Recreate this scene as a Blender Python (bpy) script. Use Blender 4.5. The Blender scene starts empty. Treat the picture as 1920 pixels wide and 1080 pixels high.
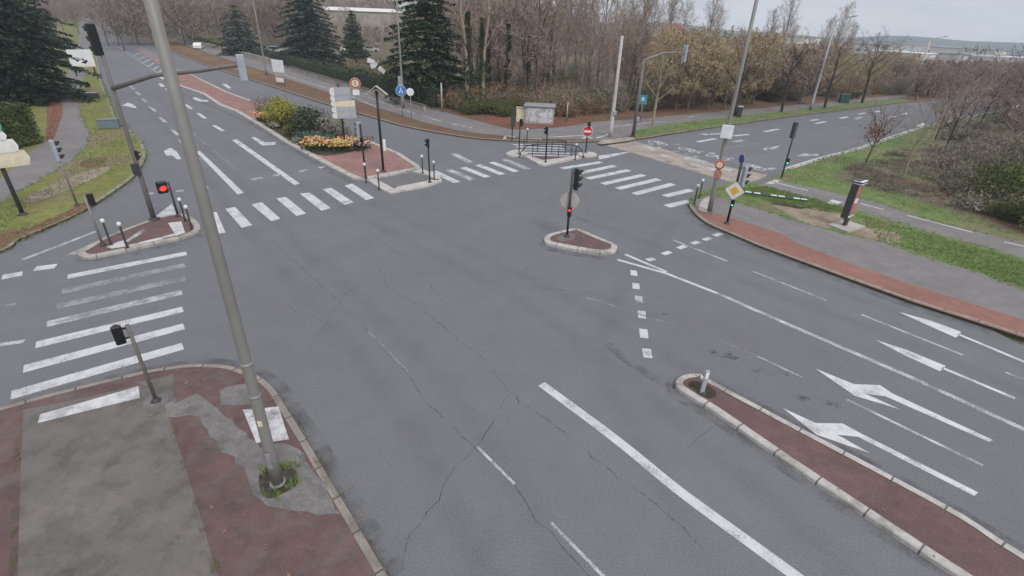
import bpy, math, random
from mathutils import Vector, Matrix, Euler
from mathutils.geometry import tessellate_polygon
R = math.radians
rnd = random.Random(7)
scene = bpy.context.scene
COL = scene.collection
# ------------------------------------------------------------------ camera
H = 9.0; FPX = 950.0; PITCH = math.atan(505/FPX); ROLL = R(2.05)
cam_d = bpy.data.cameras.new('camera'); cam = bpy.data.objects.new('camera', cam_d); COL.objects.link(cam)
cam_d.sensor_width = 36; cam_d.lens = 36*FPX/1920; cam_d.clip_start = .1; cam_d.clip_end = 12000
CR = Matrix.Rotation(math.pi/2-PITCH, 3, 'X') @ Matrix.Rotation(ROLL, 3, 'Z')
cam.matrix_world = Matrix.Translation((0,0,H)) @ CR.to_4x4()
scene.camera = cam
CRI = CR.transposed()
def W(x, y, z=0.0):                      # photo pixel (1920 wide) -> point of the horizontal plane z
    d = CR @ Vector(((x-960)/FPX, -(y-540)/FPX, -1))
    k = (z-H)/d.z
    return Vector((d.x*k, d.y*k, z))
def proj(p):
    q = CRI @ (Vector(p)-Vector((0,0,H)))
    return 960+FPX*q.x/-q.z, 540-FPX*q.y/-q.z
def hgt(bx, by, ty, z0=0.0):             # height of an upright thing from its base and top rows
    b = W(bx, by, z0); lo, hi = 0.0, 40.0
    for _ in range(50):
        m = (lo+hi)/2
        if proj(b+Vector((0,0,m)))[1] > ty: lo = m
        else: hi = m
    return lo
def towards(a, b):                       # heading whose local -Y looks from ground pixel a to ground pixel b
    d = W(*b)-W(*a); return math.atan2(d.y, d.x)+math.pi/2
def sm(a, b, x):
    t = max(0, min(1, (x-a)/(b-a))); return t*t*(3-2*t)
def terrain(x, y):
    r = math.hypot(x, y); az = math.degrees(math.atan2(x, y))
    z = -.06-26*sm(125, 480, r)*sm(0, 24, az)
    z += 9*sm(170, 420, r)*sm(-5, -20, az)*sm(-35,-29,az)
    return z
# ------------------------------------------------------------------ mesh helpers
class MB:
    def __init__(s): s.v=[]; s.f=[]; s.uv={}
    def add(s, vs, fs):
        o=len(s.v); s.v+= [tuple(v) for v in vs]; s.f+=[tuple(o+i for i in f) for f in fs]; return s
    def box(s, c, d, m=None):
        x,y,z=(d[0]/2,d[1]/2,d[2]/2)
        vs=[Vector((sx*x,sy*y,sz*z)) for sz in(-1,1) for sy in(-1,1) for sx in(-1,1)]
        c=Vector(c)
        vs=[(m@v if m else v)+c for v in vs]
        s.add(vs,[(0,2,3,1),(4,5,7,6),(0,1,5,4),(2,6,7,3),(0,4,6,2),(1,3,7,5)])
        return s
    def bbox(s, c, d, b=.02, m=None):    # box with chamfered upright edges and top rim
        x,y,z=d[0]/2,d[1]/2,d[2]/2; c=Vector(c)
        def ring(ix,iy,zz): return [(-ix+b,-iy,zz),(ix-b,-iy,zz),(ix,-iy+b,zz),(ix,iy-b,zz),(ix-b,iy,zz),(-ix+b,iy,zz),(-ix,iy-b,zz),(-ix,-iy+b,zz)]
        vs=ring(x-b*.6,y-b*.6,-z)+ring(x,y,-z+b)+ring(x,y,z-b)+ring(x-b*.6,y-b*.6,z)
        fs=[tuple(range(7,-1,-1)),tuple(range(24,32))]
        for k in range(3):
            for i in range(8): j=(i+1)%8; fs.append((k*8+i,k*8+j,k*8+8+j,k*8+8+i))
        vs=[Vector(v) for v in vs]
        s.add([(m@v if m else v)+c for v in vs],fs); return s
    def tube(s, pts, rad, n=8, cap=True):
        pts=[Vector(p) for p in pts]
        if not hasattr(rad,'__len__'): rad=[rad]*len(pts)
        vs=[];fs=[];up=None
        for i,p in enumerate(pts):
            d=(pts[min(i+1,len(pts)-1)]-pts[max(i-1,0)]).normalized()
            if up is None or abs(up.dot(d))>.98: up=Vector((1,0,0)) if abs(d.x)<.8 else Vector((0,1,0))
            a=d.cross(up).normalized(); b=a.cross(d); up=b
            for k in range(n):
                t=2*math.pi*k/n; vs.append(p+(a*math.cos(t)+b*math.sin(t))*rad[i])
        for i in range(len(pts)-1):
            for k in range(n):
                q=(k+1)%n; fs.append((i*n+k,i*n+q,i*n+n+q,i*n+n+k))
        if cap: fs+= [tuple(range(n-1,-1,-1)),tuple((len(pts)-1)*n+k for k in range(n))]
        s.add(vs,fs); return s
    def lathe(s, prof, n=12, c=(0,0,0), m=None):   # profile (radius, z)
        vs=[];fs=[];c=Vector(c)
        for r,z in prof:
            for k in range(n):
                t=2*math.pi*k/n; v=Vector((r*math.cos(t),r*math.sin(t),z)); vs.append((m@v if m else v)+c)
        L=len(prof)
        for i in range(L-1):
            for k in range(n):
                q=(k+1)%n; fs.append((i*n+k,i*n+q,i*n+n+q,i*n+n+k))
        fs+=[tuple(range(n-1,-1,-1)),tuple((L-1)*n+k for k in range(n))]
        s.add(vs,fs); return s
    def prism(s, pts, z0, z1):           # horizontal outline between two heights
        pts=[Vector((p[0],p[1],0)) for p in pts]; n=len(pts)
        if area(pts)<0: pts.reverse()
        tri=tessellate_polygon([pts]); vs=[(p.x,p.y,z1) for p in pts]; fs=[]
        for a,b,c in tri:
            nn=(pts[b]-pts[a]).cross(pts[c]-pts[a]).z
            fs.append((a,b,c) if nn>0 else (a,c,b))
        if z0 is not None:
            vs+=[(p.x,p.y,z0) for p in pts]
            for i in range(n): j=(i+1)%n; fs.append((i,n+i,n+j,j))
        s.add(vs,fs); return s
    def slab(s, pts, t, axis):           # flat outline in local XZ, thickness along Y
        n=len(pts)
        ps=[Vector((p[0],p[1],0)) for p in pts]
        if area(ps)<0: ps.reverse()
        tri=tessellate_polygon([ps]); vs=[(p.x,axis-t/2,p.y) for p in ps]+[(p.x,axis+t/2,p.y) for p in ps]; fs=[]
        for a,b,c in tri:
            if (ps[b]-ps[a]).cross(ps[c]-ps[a]).z<0: b,c=c,b
            fs+=[(a,b,c),(n+a,n+c,n+b)]
        for i in range(n): j=(i+1)%n; fs.append((i,n+i,n+j,j))
        s.add(vs,fs); return s
    def strip(s, pts, w, z, w2=None):    # flat ribbon along a line, uv in metres
        pts=[Vector((p[0],p[1],0)) for p in pts]; o=len(s.v); L=0
        for i,p in enumerate(pts):
            d=(pts[min(i+1,len(pts)-1)]-pts[max(i-1,0)]).normalized(); nrm=Vector((-d.y,d.x,0))
            ww=w if w2 is None else w+(w2-w)*i/(len(pts)-1)
            if i: L+=(p-pts[i-1]).length
            a=p+nrm*ww/2;b=p-nrm*ww/2
            s.v+=[(a.x,a.y,z),(b.x,b.y,z)]; s.uv[o+2*i]=(L,ww); s.uv[o+2*i+1]=(L,0)
        for i in range(len(pts)-1): s.f.append((o+2*i,o+2*i+1,o+2*i+3,o+2*i+2))
        return s
    def build(s, name, mat, parent=None, smooth=False):
        me=bpy.data.meshes.new(name); me.from_pydata(s.v,[],s.f); me.update()
        if s.uv:
            l=me.uv_layers.new(name='UVMap')
            for lp in me.loops: l.data[lp.index].uv=s.uv.get(lp.vertex_index,(0,0))
        if smooth:
            me.polygons.foreach_set('use_smooth',[True]*len(me.polygons))
        if mat: me.materials.append(mat)
        ob=bpy.data.objects.new(name,me); COL.objects.link(ob)
        if parent: ob.parent=parent
        return ob
def area(p): return sum(p[i].x*p[(i+1)%len(p)].y-p[(i+1)%len(p)].x*p[i].y for i in range(len(p)))/2
def spline(pts, step=4, closed=False):
    out=[];n=len(pts)
    for i in range(n if closed else n-1):
        if closed: a,b,c,d=pts[i-1],pts[i],pts[(i+1)%n],pts[(i+2)%n]
        else: a,b,c,d=pts[max(i-1,0)],pts[i],pts[i+1],pts[min(i+2,n-1)]
        for k in range(step):
            t=k/step; out.append(.5*((2*b)+(c-a)*t+(2*a-5*b+4*c-d)*t*t+(3*b-a-3*c+d)*t**3))
    if not closed: out.append(pts[-1])
    return out
def PX(pts, z=0): return [W(x,y,z) for x,y in pts]
def offset(pts, d, closed=True):         # inward for counter-clockwise outlines
    n=len(pts); out=[]
    for i,p in enumerate(pts):
        a=pts[i-1] if (closed or i) else p; b=pts[(i+1)%n] if (closed or i<n-1) else p
        t1=(p-a); t2=(b-p)
        t=(t1.normalized() if t1.length else Vector((0,0,0)))+(t2.normalized() if t2.length else Vector((0,0,0)))
        t.normalize(); out.append(Vector((p.x-t.y*d,p.y+t.x*d,0)))
    return out
def empty(name, loc, rz=0, label=None, cat=None, group=None):
    o=bpy.data.objects.new(name,None); o.empty_display_size=.3; COL.objects.link(o)
    o.location=loc; o.rotation_euler=(0,0,rz); tag(o,label,cat,group); return o
def tag(o, label=None, cat=None, group=None, kind=None):
    if label: o['label']=label
    if cat: o['category']=cat
    if group: o['group']=group
    if kind: o['kind']=kind
    return o
def struct(o): o['kind']='structure'; return o
KIDS={}
def copy_tree(o, parent=None):
    c=o.copy(); COL.objects.link(c)
    if parent: c.parent=parent
    for ch in [q for q in bpy.data.objects if q.parent==o]: copy_tree(ch,c)
    return c
# ------------------------------------------------------------------ materials
def newmat(name):
    m=bpy.data.materials.new(name); m.use_nodes=True; nt=m.node_tree
    return m,nt,nt.nodes['Principled BSDF'],nt.nodes.new
def ramp(nt, fac, stops):
    r=nt.nodes.new('ShaderNodeValToRGB'); e=r.color_ramp.elements
    while len(e)<len(stops): e.new(.5)
    for i,(p,c) in enumerate(stops): e[i].position=p; e[i].color=(*c,1) if len(c)==3 else c
    nt.links.new(fac,r.inputs[0]); return r.outputs[0]
def noise(nt, scale, detail=4, rough=.6, vec=None, dist=0):
    n=nt.nodes.new('ShaderNodeTexNoise'); n.inputs['Scale'].default_value=scale; n.inputs['Detail'].default_value=detail
    n.inputs['Roughness'].default_value=rough; n.inputs['Distortion'].default_value=dist
    if vec is None:
        t=nt.nodes.get('tc') or nt.nodes.new('ShaderNodeTexCoord'); t.name='tc'; vec=t.outputs['Object']
    nt.links.new(vec,n.inputs['Vector']); return n.outputs['Fac']
def mixc(nt, a, b, fac, mode='MIX'):
    n=nt.nodes.new('ShaderNodeMix'); n.data_type='RGBA'; n.blend_type=mode
    for s,v in ((0,fac),(6,a),(7,b)):
        if hasattr(v,'links') or hasattr(v,'is_linked'): nt.links.new(v,n.inputs[s])
        elif s==0: n.inputs[0].default_value=v
        else: n.inputs[s].default_value=(*v,1)
    return n.outputs[2]
def bump(nt, b, fac, strength, dist=.02):
    n=nt.nodes.new('ShaderNodeBump'); n.inputs['Strength'].default_value=strength; n.inputs['Distance'].default_value=dist
    nt.links.new(fac,n.inputs['Height']); nt.links.new(n.outputs[0],b.inputs['Normal'])
def mul(c,k): return tuple(min(1,x*k) for x in c)
def surf(name, c, rough=.85, big=(.25,.2), mid=(2.5,.15), fine=(40,.25), bmp=.25, alt=None, alts=(.3,.45,.6), spec=.3):
    """weathered ground: blotches at three sizes, optional second colour showing in patches"""
    m,nt,b,_=newmat(name)
    col=ramp(nt,noise(nt,big[0],5),[(.3,mul(c,1-big[1])),(.7,mul(c,1+big[1]))])
    if alt: 
        f=ramp(nt,noise(nt,alts[0],6,.65,dist=.4),[(alts[1],(0,0,0)),(alts[2],(1,1,1))]); col=mixc(nt,col,alt,f)
    g=ramp(nt,noise(nt,mid[0],5,.65),[(.3,(1-mid[1],)*3),(.7,(1+mid[1],)*3)]); col=mixc(nt,col,g,1,'MULTIPLY')
    fn=noise(nt,fine[0],3,.7); g=ramp(nt,fn,[(.3,(1-fine[1],)*3),(.7,(1+fine[1],)*3)]); col=mixc(nt,col,g,1,'MULTIPLY')
    nt.links.new(col,b.inputs['Base Color']); b.inputs['Roughness'].default_value=rough; b.inputs['Specular IOR Level'].default_value=spec
    if bmp: bump(nt,b,fn,bmp)
    return m
def plain(name, c, rough=.5, metal=0, var=.12, scale=3, spec=.4):
    m,nt,b,_=newmat(name)
    nt.links.new(ramp(nt,noise(nt,scale,4),[(.3,mul(c,1-var)),(.7,mul(c,1+var))]),b.inputs['Base Color'])
    b.inputs['Roughness'].default_value=rough; b.inputs['Metallic'].default_value=metal; b.inputs['Specular IOR Level'].default_value=spec; return m
def glow(name, c, s):
    m,nt,b,_=newmat(name); b.inputs['Base Color'].default_value=(*mul(c,.5),1); b.inputs['Emission Color'].default_value=(*c,1); b.inputs['Emission Strength'].default_value=s
    return m
def leafm(name, c, c2, rough=.7, scale=1.2):
    m,nt,b,_=newmat(name)
    col=ramp(nt,noise(nt,scale,3),[(.32,c),(.68,c2)])
    oi=nt.nodes.new('ShaderNodeObjectInfo'); col=mixc(nt,col,ramp(nt,oi.outputs['Random'],[(0,(.78,.78,.78)),(1,(1.2,1.2,1.2))]),1,'MULTIPLY')
    nt.links.new(col,b.inputs['Base Color']); b.inputs['Roughness'].default_value=rough; b.inputs['Specular IOR Level'].default_value=.2; return m
def paint(name, wear, c=(.62,.63,.64)):
    """road paint rubbed through to the asphalt below by a real worn pattern"""
    m,nt,b,N=newmat(name)
    nt.links.new(ramp(nt,noise(nt,3,4),[(.3,mul(c,.82)),(.7,c)]),b.inputs['Base Color']); b.inputs['Roughness'].default_value=.7
    tr=N('ShaderNodeBsdfTransparent'); mx=N('ShaderNodeMixShader')
    n1=noise(nt,22,5,.75); n2=noise(nt,1.6,4,.6)
    a=N('ShaderNodeMath'); a.operation='ADD'; nt.links.new(n1,a.inputs[0]); nt.links.new(n2,a.inputs[1])
    f=ramp(nt,a.outputs[0],[(max(0,wear-.08),(0,0,0)),(min(1,wear+.14),(1,1,1))])
    h=N('ShaderNodeMath'); h.operation='MULTIPLY'; h.inputs[1].default_value=.5; nt.links.new(a.outputs[0],h.inputs[0])
    nt.links.new(h.outputs[0],f.node.inputs[0])
    nt.links.new(f,mx.inputs[0]); nt.links.new(tr.outputs[0],mx.inputs[1]); nt.links.new(b.outputs[0],mx.inputs[2])
    nt.links.new(mx.outputs[0],nt.nodes['Material Output'].inputs[0]); return m
def stain(name, c, lo, hi, scale=1.5):
    m,nt,b,N=newmat(name); b.inputs['Base Color'].default_value=(*c,1); b.inputs['Roughness'].default_value=.9
    tr=N('ShaderNodeBsdfTransparent'); mx=N('ShaderNodeMixShader')
    f=ramp(nt,noise(nt,scale,6,.7),[(lo,(0,0,0)),(hi,(.75,.75,.75))])
    nt.links.new(f,mx.inputs[0]); nt.links.new(tr.outputs[0],mx.inputs[1]); nt.links.new(b.outputs[0],mx.inputs[2])
    nt.links.new(mx.outputs[0],nt.nodes['Material Output'].inputs[0]); return m
def kerbm(name, c, dirt=(.13,.12,.10)):
    m,nt,b,N=newmat(name)
    col=ramp(nt,noise(nt,5,6,.7),[(.3,mul(c,.7)),(.7,mul(c,1.12))])
    col=mixc(nt,col,dirt,ramp(nt,noise(nt,1.1,6,.7),[(.5,(0,0,0)),(.72,(.8,.8,.8))]))
    uv=N('ShaderNodeUVMap'); sp=N('ShaderNodeSeparateXYZ'); nt.links.new(uv.outputs[0],sp.inputs[0])
    fr=N('ShaderNodeMath'); fr.operation='FRACT'; nt.links.new(sp.outputs[0],fr.inputs[0])
    lt=N('ShaderNodeMath'); lt.operation='LESS_THAN'; lt.inputs[1].default_value=.035; nt.links.new(fr.outputs[0],lt.inputs[0])
    col=mixc(nt,col,mul(c,.25),lt.outputs[0])
    nt.links.new(col,b.inputs['Base Color']); b.inputs['Roughness'].default_value=.85; bump(nt,b,noise(nt,60,3),.2); return m
M={}
M['road']=surf('asphalt',(.172,.172,.187),.88,(.12,.06),(1.3,.05),(26,.24),.3,alt=(.155,.154,.162),alts=(.22,.38,.74))
M['road2']=surf('old_asphalt',(.165,.160,.162),.9,(.3,.12),(2,.12),(38,.3),.35)
M['patch']=surf('asphalt_patch',(.20,.19,.185),.9,(.5,.10),(4,.12),(45,.4),.5)
M['path']=surf('path_asphalt',(.205,.193,.19),.9,(.4,.12),(2,.12),(45,.25),.3)
M['walk']=surf('pavement_asphalt',(.172,.155,.147),.9,(.5,.12),(3,.10),(42,.3),.4,alt=(.145,.133,.127),alts=(.6,.5,.7))
M['red']=surf('red_asphalt',(.150,.092,.088),.9,(.5,.12),(3,.12),(45,.3),.4,alt=(.125,.085,.08),alts=(.9,.5,.65))
M['redbright']=surf('red_strip',(.27,.135,.11),.9,(.5,.12),(3,.12),(45,.25),.3,alt=(.21,.13,.11),alts=(1.2,.55,.7))
M['pink']=surf('pink_paving',(.30,.165,.145),.9,(.5,.14),(2.4,.16),(30,.2),.3,alt=(.22,.15,.14),alts=(.8,.48,.65))
M['grass']=surf('grass_ground',(.132,.188,.06),.95,(.3,.2),(2.2,.25),(14,.35),.6,alt=(.19,.165,.095),alts=(.22,.5,.64))
M['grassy']=surf('yellowed_grass',(.175,.185,.052),.95,(.3,.2),(2.2,.22),(14,.3),.6,alt=(.20,.165,.10),alts=(.2,.5,.62))
M['litter']=surf('leaf_litter',(.165,.095,.06),.95,(.4,.2),(3,.25),(16,.4),.6,alt=(.12,.10,.05),alts=(.4,.5,.65))
M['litterred']=surf('red_leaf_litter',(.20,.085,.06),.95,(.4,.2),(3,.2),(16,.35),.5,alt=(.13,.09,.06),alts=(.5,.52,.68))
M['ochre']=surf('ochre_verge',(.20,.135,.06),.95,(.4,.2),(3,.2),(16,.35),.5,alt=(.17,.09,.06),alts=(.15,.45,.6))
M['earth']=surf('bare_earth',(.26,.205,.15),.95,(.6,.15),(3,.2),(25,.3),.5,alt=(.33,.28,.22),alts=(.8,.45,.65))
M['soil']=surf('dark_soil',(.055,.042,.032),.95,(1,.2),(5,.25),(30,.4),.8,alt=(.07,.085,.03),alts=(2.5,.5,.6))
M['brush']=surf('brush_ground',(.165,.128,.10),.95,(.3,.2),(2,.3),(10,.4),.8,alt=(.135,.15,.075),alts=(.35,.46,.6))
M['cobble']=surf('pale_setts',(.37,.32,.275),.85,(.6,.15),(3,.16),(22,.2),.4,alt=(.24,.20,.18),alts=(1.0,.48,.66))
M['kerb']=kerbm('kerb_stone',(.42,.39,.355))
M['kerbdull']=kerbm('weathered_kerb',(.30,.27,.235))
M['kerbwhite']=kerbm('pale_kerb',(.50,.475,.45))
M['white']=paint('road_paint',.36)
M['worn']=paint('worn_road_paint',.45)
M['faint']=paint('faint_road_paint',.53,(.46,.46,.47))
M['fade']=paint('faded_road_paint',.42,(.345,.345,.355))
M['bright']=paint('fresh_road_paint',.36,(.68,.68,.69))
M['crack']=stain('crack_filler',(.085,.085,.088),.32,.80,7)
M['grime']=stain('gutter_grime',(.075,.07,.065),.45,.85,1.3)
def trackm(name, c, w, a):
    m=stain(name,c,.25,.8,.6); nt=m.node_tree; N=nt.nodes.new
    uv=N('ShaderNodeUVMap'); sp=N('ShaderNodeSeparateXYZ'); nt.links.new(uv.outputs[0],sp.inputs[0])
    k=N('ShaderNodeMath'); k.operation='MULTIPLY'; k.inputs[1].default_value=math.pi/w; nt.links.new(sp.outputs[1],k.inputs[0])
    q=N('ShaderNodeMath'); q.operation='SINE'; nt.links.new(k.outputs[0],q.inputs[0])
    q2=N('ShaderNodeMath'); q2.operation='MULTIPLY'; nt.links.new(q.outputs[0],q2.inputs[0]); nt.links.new(q.outputs[0],q2.inputs[1])
    q3=N('ShaderNodeMath'); q3.operation='MULTIPLY'; q3.inputs[1].default_value=a; nt.links.new(q2.outputs[0],q3.inputs[0])
    mx=[n for n in nt.nodes if n.type=='MIX_SHADER'][0]; old=mx.inputs[0].links[0].from_socket
    q4=N('ShaderNodeMath'); q4.operation='MULTIPLY'; nt.links.new(old,q4.inputs[0]); nt.links.new(q3.outputs[0],q4.inputs[1]); nt.links.new(q4.outputs[0],mx.inputs[0]); return m
M['track']=trackm('tyre_track',(.085,.085,.09),1.1,.15)
M['pale']=trackm('polished_track',(.25,.25,.26),2.2,.22)
M['moss']=stain('kerb_moss',(.10,.105,.04),.5,.72,2.5)
M['oil']=stain('oil_drips',(.06,.06,.06),.5,.8,3)
M['steel']=plain('painted_grey_steel',(.235,.23,.215),.55,.15,.10,1.5)
M['galv']=plain('galvanised_steel',(.36,.37,.385),.5,.4,.12,4)
M['black']=plain('black_paint',(.014,.014,.016),.45)
M['charcoal']=plain('charcoal_paint',(.05,.05,.055),.5)
M['brownsteel']=plain('brown_painted_steel',(.15,.138,.13),.55)
M['backgrey']=plain('pale_blue_grey_panel',(.35,.38,.43),.5)
M['signback']=plain('sign_back_aluminium',(.41,.385,.35),.6,.0)
M['offwhite']=plain('off_white_paint',(.70,.70,.68),.55)
M['cream']=plain('cream_panel',(.66,.60,.44),.6)
M['whitepanel']=plain('white_panel',(.76,.77,.78),.45)
M['greenpanel']=plain('green_sign_face',(.10,.36,.22),.5)
M['tealgrey']=plain('teal_grey_box',(.15,.20,.215),.6)
M['bingreen']=plain('bin_green',(.03,.085,.075),.5)
M['yellowpanel']=plain('yellow_sign_face',(.75,.42,.03),.5)
M['redface']=plain('red_sign_face',(.55,.03,.025),.5)
M['blueface']=plain('blue_sign_face',(.05,.19,.52),.5)
M['tealface']=plain('teal_sign_face',(.06,.33,.42),.5)
M['darkblue']=plain('blue_paint',(.035,.08,.24),.5)
M['orangered']=plain('faded_red_poster',(.38,.16,.13),.6,var=.5,scale=2.6)
M['concrete']=plain('concrete',(.42,.39,.36),.85,var=.2)
M['concretepole']=plain('pale_concrete',(.46,.44,.41),.8,var=.12)
M['wall']=plain('low_wall_render',(.36,.33,.28),.85,var=.3,scale=.9)
M['lens']=plain('unlit_lens',(.06,.05,.05),.15)
M['lensred']=plain('dim_red_lens',(.30,.02,.02),.2)
M['litred']=glow('lit_red_lamp',(1,.022,.015),3.2)
M['litgreen']=glow('lit_green_lamp',(.05,.9,.62),1.6)
M['greenfence']=plain('dark_green_fence',(.03,.06,.045),.6)
M['bark']=plain('bark',(.13,.10,.078),.9,var=.3,scale=4)
M['barkpale']=plain('pale_bark',(.30,.235,.175),.9,var=.3,scale=4)
M['barkdark']=plain('dark_bark',(.045,.038,.034),.9,var=.25,scale=4)
M['glass']=plain('dark_glass',(.02,.025,.03),.12)
M['tyre']=plain('tyre_rubber',(.02,.02,.02),.8)
M['twbrown']=leafm('twigs_brown',(.27,.205,.16),(.39,.305,.245))
M['twpink']=leafm('twigs_pinkish',(.28,.205,.185),(.39,.295,.27))
M['twgrey']=leafm('twigs_grey',(.30,.25,.205),(.42,.36,.30))
M['twochre']=leafm('twigs_ochre',(0.318,0.246,0.150),(0.480,0.384,0.234))
M['twdark']=leafm('twigs_dark',(0.086,0.078,0.066),(0.157,0.136,0.104))
M['conifer']=leafm('conifer_needles',(.022,.042,.028),(.10,.135,.07),scale=.7)
M['conifer2']=leafm('blue_conifer_needles',(.03,.05,.045),(.065,.09,.078),scale=.8)
M['yewgreen']=leafm('left_conifer_needles',(.012,.026,.018),(.034,.058,.034),scale=.7)
M['ivy']=leafm('ivy_leaves',(.03,.052,.026),(.075,.10,.04))
M['hedge']=leafm('hedge_leaves',(.05,.075,.025),(.15,.17,.06))
M['yellowbush']=leafm('yellow_green_leaves',(.19,.185,.035),(.31,.29,.06))
M['olivebush']=leafm('olive_leaves',(.08,.095,.03),(.13,.14,.05))
M['darkbush']=leafm('dark_green_leaves',(.035,.055,.025),(.085,.095,.05))
M['greybush']=leafm('silver_grey_leaves',(.23,.225,.18),(.34,.33,.27))
M['bluebush']=leafm('blue_green_leaves',(.06,.115,.085),(.11,.18,.135))
M['yflower']=leafm('yellow_flowers',(.66,.46,.10),(.80,.62,.18))
M['oflower']=leafm('orange_flowers',(.62,.30,.12),(.75,.42,.17))
M['pflower']=leafm('pale_flowers',(.55,.38,.30),(.72,.55,.46))
M['mflower']=leafm('maroon_flowers',(.08,.012,.016),(.14,.03,.03))
M['copper']=leafm('copper_leaves',(.16,.075,.035),(.26,.13,.06))
M['bramble']=leafm('bramble_stems',(.185,.165,.125),(.29,.262,.20))
M['deadleaf']=leafm('dead_leaves',(.20,.12,.075),(.34,.225,.13))
M['blade']=leafm('grass_blades',(.12,.185,.055),(.20,.27,.09))
M['roofred']=plain('terracotta_roof',(.30,.13,.08),.8)
M['roofgrey']=plain('grey_roof',(.30,.30,.32),.7)
M['wallpale']=plain('pale_facade',(.60,.56,.50),.8)
M['wallwhite']=plain('white_facade',(.72,.71,.69),.7)

# ------------------------------------------------------------------ setting: ground, roads, banks, kerbs
def ground():
    mb=MB(); rs=[0,4,8,12,18,25,35,50,65,80,100,125,150,180,220,260,310,370,440,520,620,760,950,1200,1500]
    n=144
    for i,r in enumerate(rs):
        for k in range(n):
            t=2*math.pi*k/n; x,y=r*math.sin(t),r*math.cos(t); mb.v.append((x,y,terrain(x,y)))
    for i in range(len(rs)-1):
        for k in range(n):
            q=(k+1)%n; mb.f.append((i*n+k,i*n+n+k,i*n+n+q,i*n+q))
    return struct(mb.build('ground',M['brush'],smooth=True))
ground()
def sheet(name, px, mat, z, smooth=0, closed=True):
    p=PX(px,z)
    if smooth: p=spline(p,smooth,closed)
    return struct(MB().prism(p,None,z).build(name,mat))
def bank(name, px, mat, zt=.12, kerb=None, kw=.16, km='kerb', nk=None, drop=0):
    """raised slab; the first nk outline points run along the road and carry the kerb"""
    p=spline(PX(px[:nk],0),4)
    rest=PX(px[nk:],0) if nk else []
    out=[Vector((q.x,q.y,0)) for q in p+rest]
    struct(MB().prism(out,-.05,zt-.006).build(name,mat))
    kerbline(p,kw,km,zt,1 if area(out)>0 else -1)
def kerbline(p, kw, km, zt, side=1):
    mb=MB(); p=[Vector((q.x,q.y,0)) for q in p]
    q=offset(p,kw*side,False); o=0; L=0
    for i in range(len(p)):
        if i: L+=(p[i]-p[i-1]).length
        b=p[i]
        e=p[i].lerp(q[i],.12)
        for j,(v,z) in enumerate(((b,-.05),(b,zt-.02),(e,zt),(q[i],zt+.001))):
            mb.uv[len(mb.v)]=(L,j*.1); mb.v.append((v.x,v.y,z))
    for i in range(len(p)-1):
        for j in range(3): 
            f=(4*i+j,4*i+4+j,4*i+5+j,4*i+1+j); mb.f.append(f if side>0 else f[::-1])
    return struct(mb.build('kerb',M[km]))
def island(name, px, mat, zt=.14, kw=.22, km='kerbwhite', smooth=5, inner=True):
    p=PX(px,0); p=[Vector((q.x,q.y,0)) for q in (spline(p,smooth,True) if smooth else p)]
    if area(p)<0: p.reverse()
    q=offset(p,kw,True); mb=MB(); L=0; n=len(p)
    e=[a.lerp(b,.15) for a,b in zip(p,q)]
    for i in range(n+1):
        if i: L+=(p[i%n]-p[i-1]).length
        for j,(v,z) in enumerate(((p[i%n],-.05),(p[i%n],zt-.03),(e[i%n],zt),(q[i%n],zt))):
            mb.uv[len(mb.v)]=(L,j*.1); mb.v.append((v.x,v.y,z))
    for i in range(n):
        for j in range(3): mb.f.append((4*i+j,4*i+4+j,4*i+5+j,4*i+1+j))
    k=struct(mb.build('kerb',M[km]))
    return struct(MB().prism(q,None,zt-.012).build(name,mat)) if inner else k
# asphalt
sheet('road',[(-700,1500),(-900,600),(-500,330),(0,380),(150,200),(140,60),(158,33),(200,38),(300,66),(500,125),(800,215),(1000,235),(1300,215),(1700,178),(2040,148),(2040,160),(1900,240),(1700,290),(1500,350),(1470,400),(1900,640),(2400,830),(2500,1500)],M['road'],0)
# near left pavement
NL=[(-420,895),(-60,790),(19,766),(120,738),(260,704),(308,695),(366,688),(424,690),(457,699),(486,710),(513,731),(536,765),(578,832),(616,897),(660,969),(725,1080),(800,1200),(930,1420)]
bank('pavement',NL+[(200,1700),(-900,1600)],M['red'],.12,kw=.17,km='kerbdull',nk=len(NL))
z=.118
def rough(px, j=.03, st=.22):
    p=PX(px); out=[]; rr=random.Random(len(px))
    for a,b in zip(p,p[1:]+p[:1]):
        n=max(1,int((b-a).length/st))
        for i in range(n): out.append(a.lerp(b,i/n)+Vector((rr.gauss(0,j),rr.gauss(0,j),0)))
    return out
def rsheet(name,px,mat,z,j=.03): return struct(MB().prism(rough(px,j),None,z).build(name,mat))
sheet('path',[(44,768),(150,748),(258,722),(300,748),(318,786),(351,887),(385,1000),(409,1080),(470,1400),(20,1400),(33,1080),(38,900)],M['walk'],z)
rsheet('pavement_patch',[(300,748),(332,764),(371,745),(400,767),(453,810),(491,844),(535,838),(563,849),(640,974),(560,966),(501,958),(472,916),(467,892),(440,862),(409,844),(390,815),(376,791),(337,786),(318,786)],M['patch'],z+.004)
rsheet('pavement_patch',[(414,740),(430,731),(462,726),(474,750),(474,767),(440,768),(422,764)],M['patch'],z+.004)
rsheet('pavement_patch',[(262,722),(325,708),(332,764),(300,757),(276,745)],M['walk'],z+.008)
M['mottle']=stain('pavement_mottle',(.085,.078,.072),.48,1.0,1.9)
M['dust']=stain('pavement_dust',(.27,.25,.23),.48,.95,1.4)
struct(MB().prism(PX([(-300,900),(30,770),(300,702),(420,700),(480,720),(540,800),(640,980),(740,1150),(300,1400),(-300,1300)]),None,.1345).build('pavement_stain',M['mottle']))
struct(MB().prism(PX([(-300,900),(30,770),(300,702),(420,700),(480,720),(540,800),(640,980),(740,1150),(300,1400),(-300,1300)]),None,.1375).build('pavement_dust',M['dust']))
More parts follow.
